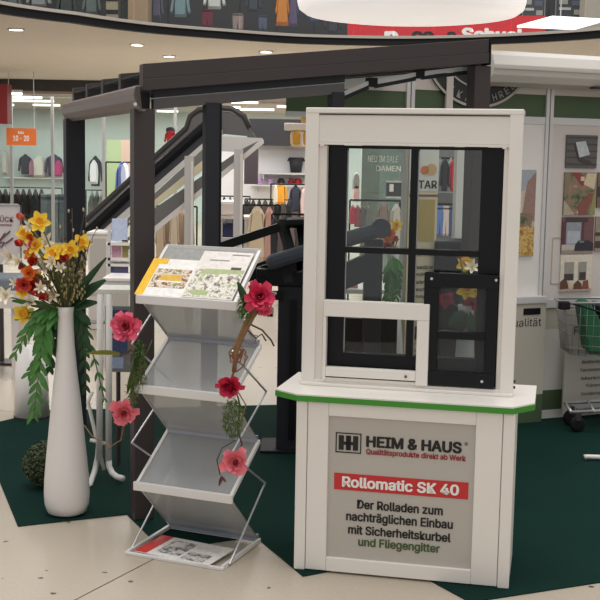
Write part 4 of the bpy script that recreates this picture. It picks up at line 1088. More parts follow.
# ================================================================== BEHIND THE KIOSK WINDOW
# roll-up banner
bp = at(421.5, 250, 7.05)
bn = thing('rollup_banner', 'cream roll-up banner with orange logo and text seen through the kiosk window', 'banner', (bp.x, 7.05, .006), R(8))
MB().box2((-.09, 0, .06), (.09, .006, 1.98)).build('sheet', mat('banner_cream', (222, 208, 176), .6), bn)
MB().box2((-.09, -.0025, 1.50), (.09, -.0005, 1.98)).build('header_print', mat('banner_white', (232, 228, 220), .6), bn)
MB().box2((-.11, -.05, 0), (.11, .06, .06)).build('base', M_alu, bn)
text('iSTAR', bn, Matrix.Translation((-.083, -.004, 1.515)), .166, .05, M_ink, .02)
for (x, z, r, mt) in ((.005, 1.625, .026, M_orange), (.045, 1.63, .034, mat('logo_tan', (222, 176, 120), .6))):
    o = MB().lathe([(0, 0), (r, 0), (r, .002), (0, .002)], 16).build('logo_print', mt, bn); o.matrix_basis = Matrix.Translation((x, -.0035, z)) @ Matrix.Rotation(R(90), 4, 'X')
MB().box2((-.085, -.003, 1.468), (.09, -.0005, 1.480)).build('rule_print', pbrown, bn)
MB().box2((-.03, -.003, 1.20), (.075, -.0005, 1.45)).build('picture_print', mat('picture_gold', (186, 160, 92), .6), bn); MB().box2((-.08, -.003, 1.22), (-.04, -.0006, 1.33)).build('picture_print', pdk, bn)
text('Markisen & mehr', bn, Matrix.Translation((-.08, -.003, 1.105)), .16, .02, M_inkr, 0)
for k, tx in enumerate(('Terrassendächer', 'Wintergärten', 'Rollladen und', 'Sonnenschutz', 'Beratung und', 'Aufmass')):
    text(tx, bn, Matrix.Translation((-.075, -.003, 1.03 - k * .045)), .13 if k % 2 else .15, .024, M_ink, .02)
MB().box2((-.08, -.003, .60), (.08, -.0005, .68)).build('picture_print', mat('picture_wine', (120, 40, 52), .6), bn)
MB().box2((-.08, -.003, .2), (.08, -.0005, .58)).build('picture_print', pic_terr, bn)
# dark counter and white boxes behind
single(pxbox(433, 242, 475, 330, 7.0, .3), 'dark_display_box', M_blackm, 'black display box standing behind the roll-up banner', 'box', bevel=.01)
# further vases with bouquets
def bouquet(px, py, Y, nm, spec, leaves):
    p = at(px, py, Y); rt = Vector((p.x, Y, p.z))
    vo = vase(Vector((p.x, Y, 0)), nm); vo.scale = (1, 1, (p.z + .03) / .96)
    for (k, mt, x, y, s, lb) in spec: flower(k, mt, x, y, Y + random.uniform(-.05, .05), s, rt, lb, None)
    return rt
bouquet(466, 318, 5.45, 'tall white vase with yellow and red flowers behind the fly screen',
        [('daffodil', M_yellow, 466, 263, .045, 'large yellow daffodil seen above the fly screen rail'), ('tulip', M_orange, 460, 257, .035, 'orange tulip behind the kiosk window above the fly screen'),
         ('daffodil', M_yellow, 466, 290, .05, 'yellow daffodil seen through the upper fly screen field'), ('daffodil', M_yellow, 480, 293, .035, 'small yellow daffodil at the right of the fly screen field'), ('rose', M_rose, 471, 303, .04, 'dark red rose seen through the fly screen'), ('rose', M_rose, 446, 300, .035, 'red rose at the left of the fly screen field'), ('lily', M_ivory, 472, 268, .04, 'ivory lily behind the kiosk window above the fly screen')], 0)
for i, (a, b, c, d) in enumerate(((466, 312, 455, 338), (468, 312, 474, 340), (464, 312, 448, 326))):
    bigleaf(['green leaf hanging low behind the fly screen', 'dark leaf hanging right behind the fly screen', 'leaf hanging left behind the fly screen'][i], a, b, c, d, .05, M_leafd, -.1, 5.42)
bouquet(393, 262, 6.95, 'tall white vase with orange flowers seen through the kiosk window',
        [('rose', M_orange, 388, 236, .045, 'orange bloom at the lower left of the bouquet in the kiosk window'), ('tulip', M_tulip, 391, 244, .045, 'red tulip low in the bouquet in the kiosk window'), ('daffodil', M_yellow, 396, 226, .04, 'yellow daffodil topmost in the bouquet in the kiosk window'), ('tulip', M_orange, 397, 240, .04, 'orange tulip at the right of the bouquet in the kiosk window'), ('rose', M_tulip, 386, 248, .035, 'dark red bloom at the bottom left of the bouquet in the kiosk window')], 0)
frond('green fern frond hanging in the middle of the left kiosk pane', ((393, 256, 0), (391, 268, -.05), (389, 282, -.05), (388, 298, -.05)), 6.9, 8, .09, .035, M_leaf)
frond('green fern frond hanging at the right of the left kiosk pane', ((394, 256, 0), (397, 268, -.04), (397, 282, -.04), (396, 296, -.04)), 6.92, 8, .08, .03, M_leaf)
single(MB().box2((at(428, 345, 6.35).x, 6.35, .0055), (at(490, 345, 6.35).x, 6.8, at(450, 342, 6.35).z)), 'black_filler', M_blackm, 'black block added to darken the lower fly screen field', 'pedestal', bevel=.01)  # block added behind the fly screen to keep its lower field dark
# white tables behind
def table(label, x0, x1, y, Y, dep, h=None, mt=M_white):
    a, b = at(x0, y, Y), at(x1, y, Y); h = a.z
    t = thing('display_table', label, 'table', ((a.x + b.x) / 2, Y, .0055)); wd = b.x - a.x
    MB().box2((-wd / 2, 0, h - .03), (wd / 2, dep, h)).build('table_top', mt, t)
    for i in (-1, 1):
        for j in (0, 1): MB().box((i * (wd / 2 - .03), .03 + j * (dep - .06), (h - .03) / 2), (.03, .03, h - .03)).build('leg', M_alu, t)
    return t
table('white display table behind the kiosk window by the banner', 334, 440, 290, 8.1, .6)
table('white low table seen through the fly screen', 436, 462, 296, 8.6, .5)
single(pxbox(336, 281, 358, 288.5, 8.2, .2), 'magazine_pile', mat('pile_salmon', (186, 120, 104), .6), 'pile of reddish magazines on the white table behind the kiosk', 'magazines')

# ================================================================== ESCALATOR (behind the pergola)
EY = 12.0
es = thing('escalator', 'escalator with black handrail and white trimmed sides rising behind the pergola', 'escalator', at(95, 245, EY) * 1.0)
es.matrix_basis = Matrix.Translation((at(95, 245, EY).x, EY, .006))
def epoly(pts, Y, dep, nm, mt):
    P = [at(x, y, Y) for x, y in pts]; M = Matrix(((1, 0, 0, 0), (0, 0, 1, 0), (0, 1, 0, 0), (0, 0, 0, 1)))
    return MB().prism([(p.x, p.z) for p in P], Y, Y + dep, M).build(nm, mt, es, world=True)
E_dk, E_gr, E_wh = mat('escalator_dark', (46, 47, 52), .35), mat('escalator_grey', (112, 110, 108), .5), mat('escalator_white', (200, 196, 190), .5)
# far balustrade with rounded end
epoly([(80, 240), (90, 218), (186, 131), (189, 118), (196, 112), (213, 110), (230, 112), (243, 118), (249, 128), (256, 137), (224, 134), (204, 144)], EY + .9, .04, 'balustrade_panel', mat('balustrade_grey', (96, 94, 94), .3))
def erail(pts, r, nm, mt, Y): return MB().tube([at(x, y, Y) for x, y in pts], r, 8).build(nm, mt, es, True, world=True)
erail([(70, 236), (90, 216), (186, 128), (190, 116), (198, 110), (214, 107), (232, 109), (244, 116), (250, 128)], .03, 'handrail', mat('handrail_grey', (58, 56, 56), .4), EY + .9)
# near balustrade
epoly([(60, 262), (64, 232), (130, 178), (222, 96), (252, 96), (252, 102), (203, 144), (95, 241), (80, 258)], EY, .06, 'balustrade_panel', E_dk) if False else None
erail([(60, 258), (84, 236), (130, 192), (203, 128), (216, 120)], .055, 'handrail', M_black, EY + .5)
epoly([(60, 268), (60, 250), (203, 128), (216, 119), (216, 134), (203, 143), (95, 240), (84, 250)], EY + .5, .05, 'balustrade_panel', E_dk)
epoly([(92, 246), (96, 236), (203, 143), (222, 130), (222, 134), (203, 148), (104, 238)], EY + .4, .06, 'skirt', E_wh)
# white landing fascia and lower truss
epoly([(216, 136), (262, 138), (264, 141), (236, 152), (216, 151)], EY + .35, .05, 'landing_fascia', E_wh)
epoly([(104, 240), (203, 149), (203, 168), (155, 204), (128, 226), (122, 240)], EY + .2, .06, 'truss_side', E_gr)
epoly([(128, 222), (203, 160), (203, 170), (155, 207), (136, 224)], EY + .15, .04, 'cream_band', mat('cream_strip', (206, 196, 164), .5))  # plain cream band along the truss side
epoly([(120, 246), (155, 208), (240, 150), (258, 141), (240, 158), (155, 228), (130, 250)], EY + .1, .08, 'soffit_panel', mat('soffit_grey', (100, 98, 96), .5))
epoly([(128, 252), (155, 226), (240, 157), (262, 139), (264, 143), (240, 163), (158, 230), (134, 254)], EY, .08, 'soffit_trim', E_wh)
for x, y in ((189, 165), (238.5, 158)):
    p = at(x, y - 9, EY - .1)
    MB().box2((p.x - .045, EY - .1, .01), (p.x + .045, EY - .02, p.z)).build('support_post', mat('support_grey', (176, 172, 168), .4), es, world=True)
    MB().box2((p.x + .02, EY - .11, .01), (p.x + .045, EY - .101, p.z - .05)).build('post_edge', E_wh, es, world=True)

# poster shelf under the escalator
ps = thing('poster_shelf', 'glass display shelf with pink and blue posters under the escalator', 'shelf', (at(118, 290, 10.5).x, 10.5, 0))
for y in (244, 259, 265, 276): 
    a, b = at(106, y, 10.5), at(131, y, 10.5); MB().box2((a.x, 10.5, a.z - .012), (b.x, 10.8, a.z + .012)).build('shelf_board', M_white, ps, world=True)
a = at(109, 225, 10.5)
for x in (109, 131): 
    a = at(x, 228, 10.5); MB().box2((a.x - .012, 10.5, .006), (a.x + .012, 10.53, a.z)).build('upright', M_alu2, ps, world=True)
for (x0, y0, x1, y1, mt, lb) in ((112, 219, 127, 241, P_('poster_blue', (190, 200, 226)), 'pale blue poster on the shelf under the escalator'), (112, 243, 121, 258, P_('poster_pink', (196, 150, 170)), 'pink poster on the shelf under the escalator'), (122, 240, 128, 258, P_('poster_olive', (150, 140, 84)), 'olive poster on the shelf under the escalator'), (111, 266, 128, 275, P_('poster_navy', (96, 100, 138)), 'navy boxes on the shelf under the escalator')):
    single(pxbox(x0, y0, x1, y1, 10.55, .03), 'poster', mt, lb, 'poster')
# white counters at the left below the escalator
for (x0, y0, x1, y1, Y, mt, lb) in ((88, 232, 108, 290, 11.2, M_wallw, 'cream cabinet under the foot of the escalator'), (104, 278, 131, 298, 9.2, mat('crate_white', (206, 204, 200), .6), 'white low cabinet behind the tall leaf')):
    a, b = at(x0, y0, Y), at(x1, y0, Y)
    t = thing('cabinet', lb, 'cabinet', ((a.x + b.x) / 2, Y, .0)); wd = b.x - a.x
    MB().box2((-wd / 2, 0, .006), (wd / 2, .4, a.z - .02)).build('body', mt, t); MB().box2((-wd / 2 - .01, -.01, a.z - .02), (wd / 2 + .01, .41, a.z)).build('cabinet_top', M_white, t)
    MB().box2((-wd / 2 + .02, -.004, a.z * .35), (wd / 2 - .02, -.001, a.z - .06)).build('door', M_grey, t)
# ================================================================== LEFT EDGE: sign, bench, red panel, orange sign
sp_ = at(4, 260, 9.3)
st = thing('sign_stand', 'grey sign board with pink lettering and branch drawing at the left edge', 'sign', (sp_.x, 9.3, 0))
a, b = at(-14, 264, 9.3), at(20, 204, 9.3)
MB().box2((a.x, 9.3, a.z), (b.x, 9.33, b.z)).build('board', mat('sign_grey', (196, 190, 188), .5), st, world=True)
for (p, q) in (((a.x, a.z), (a.x + .01, b.z)), ((b.x - .01, a.z), (b.x, b.z)), ((a.x, b.z - .01), (b.x, b.z))): MB().box2((p[0], 9.29, p[1]), (q[0], 9.34, q[1])).build('frame', M_alu, st, world=True)
t0, t1 = at(-9, 221.5, 9.295), at(13.5, 215.5, 9.295)
text('GLÜCK', st, Matrix.Translation((t0.x - st.location.x, 9.295 - 9.3 - .0, t0.z)), t1.x - t0.x, t1.z - t0.z, mat('ink_wine', (120, 60, 70), .6), .01)
r0, r1 = at(-9, 225, 9.295), at(12, 224, 9.295); MB().box2((r0.x, 9.294, r0.z), (r1.x, 9.298, r0.z + .006)).build('rule', mat('ink_wine', (120, 60, 70)), st, world=True)
for pp_ in (((-8, 246), (0, 240), (10, 231)), ((0, 240), (5, 233)), ((-2, 242), (6, 243), (13, 238)), ((-6, 244), (2, 247), (4, 242))):
    MB().tube([at(x, y, 9.292) for x, y in pp_], .006, 5).build('branch_drawing', mat('ink_plum', (110, 70, 84), .6), st, world=True)
MB().box2((a.x + .1, 9.3, .02), (a.x + .13, 9.33, a.z)).build('leg', M_dark, st, world=True); MB().box2((a.x - .02, 9.2, .006), (b.x, 9.43, .02)).build('foot', M_dark, st, world=True)
bn_ = thing('bench', 'grey bench with dark cushion at the left edge', 'bench', (at(2, 300, 8.6).x, 8.6, 0))
a, b = at(-30, 290, 8.6), at(18, 270, 8.6)
MB().box2((a.x, 8.6, a.z), (b.x, 9.0, b.z - .06)).build('cushion', mat('bench_grey', (110, 118, 126), .6), bn_, world=True, bevel=.02)
MB().box2((a.x, 8.58, a.z - .13), (b.x + .02, 9.02, a.z)).build('seat_frame', M_wallw, bn_, world=True)
for x in (a.x + .05, b.x - .06): MB().box2((x, 8.62, .0), (x + .05, 8.98, a.z - .13)).build('leg', M_wallw, bn_, world=True)
single(pxbox(-30, 84, 7, 123, 19.0, .3), 'red_panel', mat('panel_red', (120, 20, 26), .5), 'dark red fascia panel at the upper left edge', 'sign')
og = thing('hanging_sign', 'orange hanging sign with white numbers in the shop window', 'sign', (at(21, 145, 19.5).x, 19.5, at(21, 145, 19.5).z))
a, b = at(6.5, 145, 19.5), at(36, 128.5, 19.5)
MB().box2((a.x, 19.5, a.z), (b.x, 19.53, b.z)).build('board', mat('sign_orange', (232, 120, 52), .5), og, world=True)
t0, t1 = at(13, 141, 19.49), at(29, 135.5, 19.49)
text('10 - 20', og, Matrix.Translation((t0.x - og.location.x, -.006, t0.z - og.location.z)), t1.x - t0.x, t1.z - t0.z, M_inkw, .03)
t0, t1 = at(18, 134, 19.49), at(24, 131, 19.49)
text('bis', og, Matrix.Translation((t0.x - og.location.x, -.006, t0.z - og.location.z)), t1.x - t0.x, t1.z - t0.z, M_inkw, .03)
for x in (9, 34): p = at(x, 128.5, 19.51); MB().tube([(p.x, 19.515, p.z), (p.x, 19.515, 3.0)], .008, 5).build('wire', M_alu, og, world=True)

# ================================================================== SHOP CONTENTS
def garment_mesh(kind):
    mb = MB(); 
    def slab(poly, t=.09):
        n = len(poly); vs = []; 
        cx = sum(p[0] for p in poly) / n; cz = sum(p[1] for p in poly) / n
        for yy, sc_ in ((-t, .82), (0, 1.), (t, .82)):
            vs += [(cx + (x - cx) * sc_, yy, cz + (z - cz) * sc_) for x, z in poly]
        fs = [tuple(range(n)), tuple(reversed(range(2 * n, 3 * n)))]
        for k in range(2): fs += [(k * n + i, (k + 1) * n + i, (k + 1) * n + (i + 1) % n, k * n + (i + 1) % n) for i in range(n)]
        mb.add(vs, fs)
    if kind == 'jacket':
        slab([(-.28, 0), (.28, 0), (.30, .55), (.26, .9), (.1, 1.0), (-.1, 1.0), (-.26, .9), (-.30, .55)], .12)
        for s in (-1, 1): slab([(s * .27, .92), (s * .40, .80), (s * .50, .18), (s * .38, .14), (s * .29, .6)], .09)
        slab([(-.1, .97), (.1, .97), (.07, 1.04), (-.07, 1.04)], .08)
    elif kind == 'coat':
        slab([(-.42, 0), (-.2, .02), (.1, 0), (.42, .02), (.34, .6), (.24, .92), (.08, 1.0), (-.08, 1.0), (-.24, .92), (-.34, .6)], .12)
        for s in (-1, 1): slab([(s * .22, .92), (s * .34, .84), (s * .48, .34), (s * .38, .3), (s * .3, .6)], .09)
    elif kind == 'trousers':
        slab([(-.3, .95), (.3, .95), (.32, .7), (.28, 0), (.05, 0), (0, .55), (-.05, 0), (-.28, 0), (-.32, .7)], .09)
        slab([(-.3, .94), (.3, .94), (.3, 1.0), (-.3, 1.0)], .1)
    else:   # folded / narrow hung piece seen from the side
        slab([(-.3, 0), (.3, 0), (.34, .5), (.26, .85), (.06, 1.), (-.06, 1.), (-.26, .85), (-.34, .5)], .3)
    return mb.mesh(kind, False)
GM = {k: garment_mesh(k) for k in ('jacket', 'coat', 'trousers', 'shirt')}
def garment(kind, x0, y0, x1, y1, Y, rgb, label, group, cat=None, dep=None):
    a, b = at(x0, y1, Y), at(x1, y0, Y)
    mt = mat('cloth_%d_%d_%d' % rgb, rgb, .85, noise=.12, nscale=3)
    o = bpy.data.objects.new(kind, mesh_with(GM[kind], mt)); COL.objects.link(o)
    o.location = ((a.x + b.x) / 2, Y, a.z)
    wid = {'jacket': 1.0, 'coat': .96, 'trousers': .64, 'shirt': .68}[kind]
    o.scale = ((b.x - a.x) / wid, dep or max(.5, (b.x - a.x) * .9), b.z - a.z)
    return tag(o, label, cat or {'shirt': 'garment'}.get(kind, kind), group)
def rail(label, x0, x1, y, Y, group=None):
    a, b = at(x0, y, Y), at(x1, y, Y)
    t = thing('clothes_rail', label, 'clothes rail', ((a.x + b.x) / 2, Y, 0)); L = (b.x - a.x) / 2
    MB().tube([(-L, 0, a.z), (L, 0, a.z)], .012, 6).build('bar', M_black, t)
    for s in (-1, 1):
        MB().tube([(s * L, 0, .03), (s * L, 0, a.z)], .011, 6).build('upright', M_black, t); MB().box((s * L, 0, .015), (.06, .5, .03)).build('foot', M_black, t)
    return t
def wshelf(label, x0, x1, y, Y, dep=.35, mt=M_white, brackets=True):
    a, b = at(x0, y, Y), at(x1, y, Y)
    t = thing('wall_shelf', label, 'shelf', ((a.x + b.x) / 2, Y, a.z)); L = (b.x - a.x) / 2
    MB().box2((-L, 0, -.03), (L, dep, 0)).build('board', mt, t)
    for s in (-.8, .8): MB().box2((s * L - .015, 0.02, -.14), (s * L + .015, dep, -.03)).build('bracket', M_alu, t)
    return t
# left: back wall of the shop
BY = 29.72
wshelf('pale shelf with jackets above it on the mint wall at the left', 4, 66, 177, BY, .5)
rail('black hanging bar on the mint wall above the jackets', 20, 66, 152.5, BY + .3)
JG = 'jackets on the mint back wall'
garment('jacket', 18, 155, 33, 174, BY, (44, 48, 62), 'navy jacket on the mint wall below the orange sign', JG)
garment('shirt', 33, 155, 45, 177, BY, (206, 204, 196), 'white top between the two dark jackets on the mint wall', JG)
garment('jacket', 44, 155, 64, 176, BY, (62, 56, 76), 'dark jacket with pink front at the left of the dark post', JG)
garment('shirt', 55, 160, 62, 176.5, BY - .2, (172, 50, 108), 'pink top worn under the dark jacket left of the post', JG)
garment('shirt', 30, 160, 33.5, 176.5, BY - .2, (150, 100, 120), 'mauve sleeve piece hanging beside the navy jacket', JG)
garment('jacket', 88, 157, 103, 186, BY, (40, 38, 52), 'dark jacket with white front right of the dark post', JG)
garment('shirt', 90, 160, 98, 184, BY - .4, (222, 220, 226), 'white shirt in front of the dark jacket right of the post', JG)
garment('shirt', 3, 150, 8, 175, BY, (190, 186, 176), 'pale top hanging at the left end of the mint wall', JG)
# left: nearer racks
rail('black clothes rail with dark clothes at the left', -10, 62, 187, 22.5)
for i, x in enumerate(range(-4, 44, 6)):
    garment('shirt', x - .5, 189, x + 8, 248 + (i % 3) * 4, 22.4 + .1 * (i % 2), [(34, 32, 36), (50, 38, 38), (40, 42, 48), (62, 34, 36)][i % 4], ['black', 'dark brown', 'charcoal', 'dark red'][i % 4] + ' top, ' + ['first', 'second', 'third', 'fourth', 'fifth', 'sixth', 'seventh', 'eighth'][i] + ' from the left edge on the left clothes rail', 'dark tops on the left clothes rail')
for i, x in enumerate((41, 47, 53, 58)):
    garment('trousers', x, 194, x + 7, 252, 22.2, [(130, 138, 148), (112, 122, 132), (140, 144, 146), (104, 112, 124)][i], ['light grey-blue jeans leftmost of the hanging jeans', 'slate jeans second among the hanging jeans', 'pale grey jeans third among the hanging jeans', 'dark slate jeans hanging beside the dark post'][i], 'jeans left of the dark post', 'jeans')
rail('black clothes rail with grey clothes right of the dark post', 86, 104, 190, 22.8)
for i, x in enumerate((89, 94, 99)):
    garment('shirt', x - 1, 191, x + 7, 252, 22.6, [(120, 120, 118), (96, 98, 98), (140, 138, 134)][i], ['mid grey garment hanging right of the dark post', 'charcoal garment hanging right of the dark post', 'light grey garment hanging right of the dark post'][i], 'grey garments right of the dark post')
# green banner + blue figure poster near x 108-128
single(pxbox(107, 140, 121, 263, 18.5, .05), 'green_banner', mat('banner_green', (150, 172, 132), .6), 'pale green banner beside the pergola post', 'banner')
single(pxbox(121, 140, 130, 192, 17.5, .3), 'column_cladding', mat('clad_beige', (176, 156, 140), .6), 'beige column beside the pergola post', 'column')
rail('clothes rail with blue clothes left of the pergola post', 106, 131, 162, 16.5)
garment('jacket', 115, 163, 129, 205, 16.5, (92, 112, 168), 'blue jacket hanging left of the pergola post', 'blue clothes by the pergola post')
garment('shirt', 122, 163, 128, 186, 16.4, (196, 204, 226), 'pale blue shirt beside the pergola post', 'blue clothes by the pergola post')
# middle: red jacket, bags
garment('jacket', 164, 131, 177, 144, 20.5, (176, 34, 44), 'red child jacket hanging above the escalator handrail', 'clothes above the escalator')
garment('shirt', 166, 127, 175, 133, 20.7, (62, 66, 74), 'dark hood above the red child jacket', 'clothes above the escalator')
garment('trousers', 166, 143, 175, 156, 20.6, (120, 128, 138), 'grey trousers below the red child jacket', 'clothes above the escalator')
# beige coats under the escalator
for i, (x, c) in enumerate(((157, (206, 188, 164)), (164, (178, 158, 136)), (171, (214, 200, 178)), (178, (190, 172, 150)), (186, (170, 140, 140)))):
    garment('coat', x - 2, 207, x + 9, 262, 14.5 + .1 * (i % 2), c, ['beige coat leftmost under the escalator', 'tan coat second from left under the escalator', 'cream coat in the middle under the escalator', 'sand coat fourth from left under the escalator', 'mauve coat rightmost under the escalator'][i], 'coats under the escalator')
rail('clothes rail with beige coats under the escalator', 153, 197, 206, 14.6)
# right of middle post: white wall with shelves and hats
WB = 24.0
single(MB().box2((at(222, 150, WB).x, WB, .0), (at(330, 150, WB).x, WB + .15, at(300, 143.5, WB).z)), 'wall_niche', mat('niche_white', (226, 226, 230), .7), None, None, kind='structure')
single(pxbox(247, 120, 330, 145, WB - .6, .6), 'trim_2', mat('bulkhead_dark', (42, 42, 48), .6), None, None, kind='structure')
single(pxbox(244, 146, 258, 184, 17.0, .25), 'dark_banner', mat('banner_plum', (58, 48, 54), .7), 'dark plum banner hanging behind the escalator post', 'banner')
wshelf('upper wall shelf carrying the black bucket', 258, 312, 172.5, WB - .4, .38, M_alu2)
wshelf('lower wall shelf carrying the purple and red hats', 250, 312, 184.5, WB - .4, .38, M_alu2)
bk = at(296, 171.8, WB - .2)
t = thing('bucket', 'black bucket bag on the upper wall shelf', 'bag', (bk.x, WB - .2, at(296, 172.5, WB - .4).z))
MB().lathe([(0, .0), (.11, 0), (.15, .30), (.14, .30), (.1, .02), (0, .02)], 20).build('body', mat('bucket_black', (34, 36, 44), .6), t, True); MB().tube([(-.14, 0, .28), (-.17, 0, .22)], .015).build('handle', M_black, t); MB().tube([(.14, 0, .28), (.17, 0, .22)], .015).build('handle', M_black, t)
hz = at(296, 184.5, WB - .4).z
for (x, w_, c, lb) in ((260, 9, (186, 146, 196), 'lilac hat at the left end of the lower wall shelf'), (270, 9, (196, 156, 206), 'lilac hat second on the lower wall shelf'), (281, 11, (44, 42, 50), 'black hat in the middle of the lower wall shelf'), (291, 9, (140, 40, 56), 'wine red hat right of the black hat'), (298, 12, (168, 34, 48), 'bright red hat at the right end of the lower wall shelf')):
    p = at(x, 184, WB - .2); r = w_ / 2 / FPX * WB
    t = thing('hat', lb, 'hat', (p.x, WB - .2, hz), 0, 'hats on the wall shelf')
    mt = mat('felt_%d_%d_%d' % c, c, .9)
    MB().lathe([(0, .12), (r * .45, .115), (r * .62, .07), (r * .66, .01), (r * .6, .0), (0, 0)], 16).build('crown', mt, t, True); MB().lathe([(r * .6, .0), (r, .0), (r, .012), (r * .6, .014)], 16).build('brim', mt, t)
# hanging yellow lantern with cream frame
ln = thing('hanging_lantern', 'yellow hanging lantern with cream bracket beside the kiosk', 'lantern', (at(299, 148, 15).x, 15, at(299, 148, 15).z))
pz = at(299, 148, 15)
MB().lathe([(0, 0), (.08, .01), (.11, .05), (.115, .16), (.10, .22), (0, .22)], 16).build('shade', mat('lantern_yellow', (204, 152, 50), .5), ln, True)
MB().lathe([(.116, .02), (.122, .02), (.122, .2), (.116, .2)], 5).build('cage', M_wallw, ln)
MB().box2((-.19, -.1, .22), (.22, .1, .31)).build('bracket', M_cream, ln, bevel=.01); MB().box2((.02, -.06, .31), (.24, .06, .42)).build('bracket', mat('lantern_tan', (196, 160, 96), .6), ln)
MB().tube([(.1, 0, .40), (.1, 0, 1.22)], .015).build('hanger', M_alu, ln)
# racks between x 225-310
rail('black clothes rail in front of the white niche', 245, 312, 199, 19.0)
RG = 'clothes on the rail before the white niche'
for i, x in enumerate(range(246, 312, 6)):
    c = [(38, 36, 38), (58, 54, 52), (44, 46, 50), (84, 74, 68), (52, 48, 46)][i % 5]
    garment('shirt', x - 4, 200, x + 6, 240 + 5 * (i % 3), 19.0 + .12 * (i % 2), c, ['black', 'brown-grey', 'charcoal', 'taupe', 'dark brown'][i % 5] + ' top, ' + ['first', 'second', 'third', 'fourth', 'fifth', 'sixth', 'seventh', 'eighth', 'ninth', 'tenth', 'eleventh'][i] + ' from the left on the rail before the white niche', RG)
rail('clothes rail with the long cream coat above the brochure rack', 243, 280, 205, 14.1)
garment('coat', 246, 206, 268, 262, 14.1, (214, 196, 166), 'long cream coat hanging above the brochure rack', None)
garment('coat', 262, 207, 276, 262, 14.1, (196, 154, 142), 'dusty pink coat beside the long cream coat', None)
rail('clothes rail with the mustard and navy jackets left of the kiosk', 271, 314, 184, 17.45)
garment('jacket', 274, 184, 288, 204, 17.5, (214, 150, 40), 'mustard yellow jacket above the dark rail', None)
garment('shirt', 273, 185, 278, 204, 17.4, (214, 206, 190), 'cream top left of the mustard jacket', None)
garment('jacket', 288, 186, 303, 212, 17.5, (46, 50, 64), 'dark navy jacket beside the mustard jacket', None)
garment('shirt', 300, 186, 312, 218, 17.4, (196, 170, 168), 'pale pink top at the left of the kiosk', None)
table('pale sales table behind the middle post', 219, 248, 217, 15.0, .6, mt=mat('board_pale', (190, 184, 176), .5))
table('low pale bench under the sales table behind the middle post', 219.5, 247, 238.3, 15.05, .5, mt=mat('board_pale', (190, 184, 176), .5))
single(pxbox(219, 201, 238, 216.5, 15.1, .4), 'folded_stack', mat('stack_pale', (208, 200, 196), .8), 'pile of pale folded clothes on the sales table', 'clothes', bevel=.04)
single(pxbox(220, 224, 240, 238, 15.2, .4), 'blue_stack', mat('stack_navy', (48, 54, 92), .8), 'navy folded clothes under the sales table', 'clothes', bevel=.03)
rail('clothes rail behind the middle post', 219, 250, 196, 19.5)
for i, x in enumerate((220, 226, 232)): garment('shirt', x, 197, x + 8, 246, 19.6, [(60, 60, 64), (90, 88, 90), (46, 44, 48)][i], ['slate top behind the middle post', 'mid grey top behind the middle post', 'black top behind the middle post'][i], 'tops behind the middle post')
# front rail of mixed clothes between the middle post and the kiosk
rail('low front clothes rail between the middle post and the kiosk', 272, 312, 214, 12.6)
for i, (x, c) in enumerate(((274, (40, 38, 42)), (280, (92, 80, 78)), (286, (36, 40, 52)), (292, (120, 104, 98)), (298, (48, 44, 46)), (304, (150, 128, 126)))):
    garment('shirt', x - 4, 215, x + 5, 256, 12.6, c, ['black', 'taupe', 'navy', 'beige grey', 'dark brown', 'pale mauve'][i] + ' garment on the low front rail left of the kiosk', 'clothes on the low front rail')
# seen through the kiosk window
gl = thing('glass_screen', 'greenish glass shop screen with white lettering seen in the kiosk window', 'glass screen', (at(380, 260, 15).x, 15, 0))
a, b = at(360, 250, 15), at(404, 140, 15)
MB().box2((a.x, 15, .006), (b.x, 15.015, b.z)).build('pane', M_glassg, gl, world=True)
t0, t1 = at(368, 162, 14.99), at(398, 156, 14.99); text('NEU IM SALE', gl, Matrix.Translation((t0.x - gl.location.x, -.008, t0.z)), t1.x - t0.x, t1.z - t0.z, M_inkw, .0)
t0, t1 = at(376, 171, 14.99), at(401, 166, 14.99); text('DAMEN', gl, Matrix.Translation((t0.x - gl.location.x, -.008, t0.z)), t1.x - t0.x, t1.z - t0.z, M_inkw, .02)
cl = at(369, 200, 16)
single(MB().box2((at(361, 200, 16).x, 16, 0), (at(379, 200, 16).x, 16.3, 2.98)), 'column', mat('column_grey', (168, 172, 168), .6), 'grey square column seen through the left kiosk pane', 'column')
rail('clothes rail seen through the left kiosk pane', 350, 400, 200, 13.5)
KG = 'clothes in the left kiosk pane'
for i, (x, c) in enumerate(((351, (186, 60, 78)), (356, (150, 80, 88)), (361, (92, 98, 96)), (366, (120, 116, 110)))):
    garment('shirt', x - 2, 205, x + 5, 224 + 3 * i, 13.4, c, ['pinkish red top leftmost in the left kiosk pane', 'dusty red top second in the left kiosk pane', 'slate green top third in the left kiosk pane', 'grey-brown top fourth in the left kiosk pane'][i], KG)
garment('coat', 374, 202, 392, 250, 13.45, (150, 128, 120), 'taupe coat hanging in the left kiosk pane', KG)
garment('coat', 388, 204, 404, 250, 13.5, (206, 196, 186), 'pale coat beside the taupe coat in the left kiosk pane', KG)
fr = thing('picture_frame', 'dark framed shelf picture with white top seen in the left kiosk pane', 'picture', (at(394, 204, 14.6).x, 14.6, at(394, 198, 14.6).z))
a, b = at(386, 198, 14.6), at(402, 181, 14.6)
MB().box2((a.x, 14.6, a.z), (b.x, 14.63, b.z)).build('picture', mat('picture_dark', (58, 58, 64), .5), fr, world=True)
for (p, q) in (((a.x, a.z), (b.x, a.z + .02)), ((a.x, b.z - .02), (b.x, b.z))): MB().box2((p[0], 14.59, p[1]), (q[0], 14.64, q[1])).build('frame_bar', M_whitem, fr, world=True)
MB().box2((a.x + .04, 14.594, a.z + .08), (a.x + .09, 14.6, b.z - .04)).build('print', M_inkw, fr, world=True)
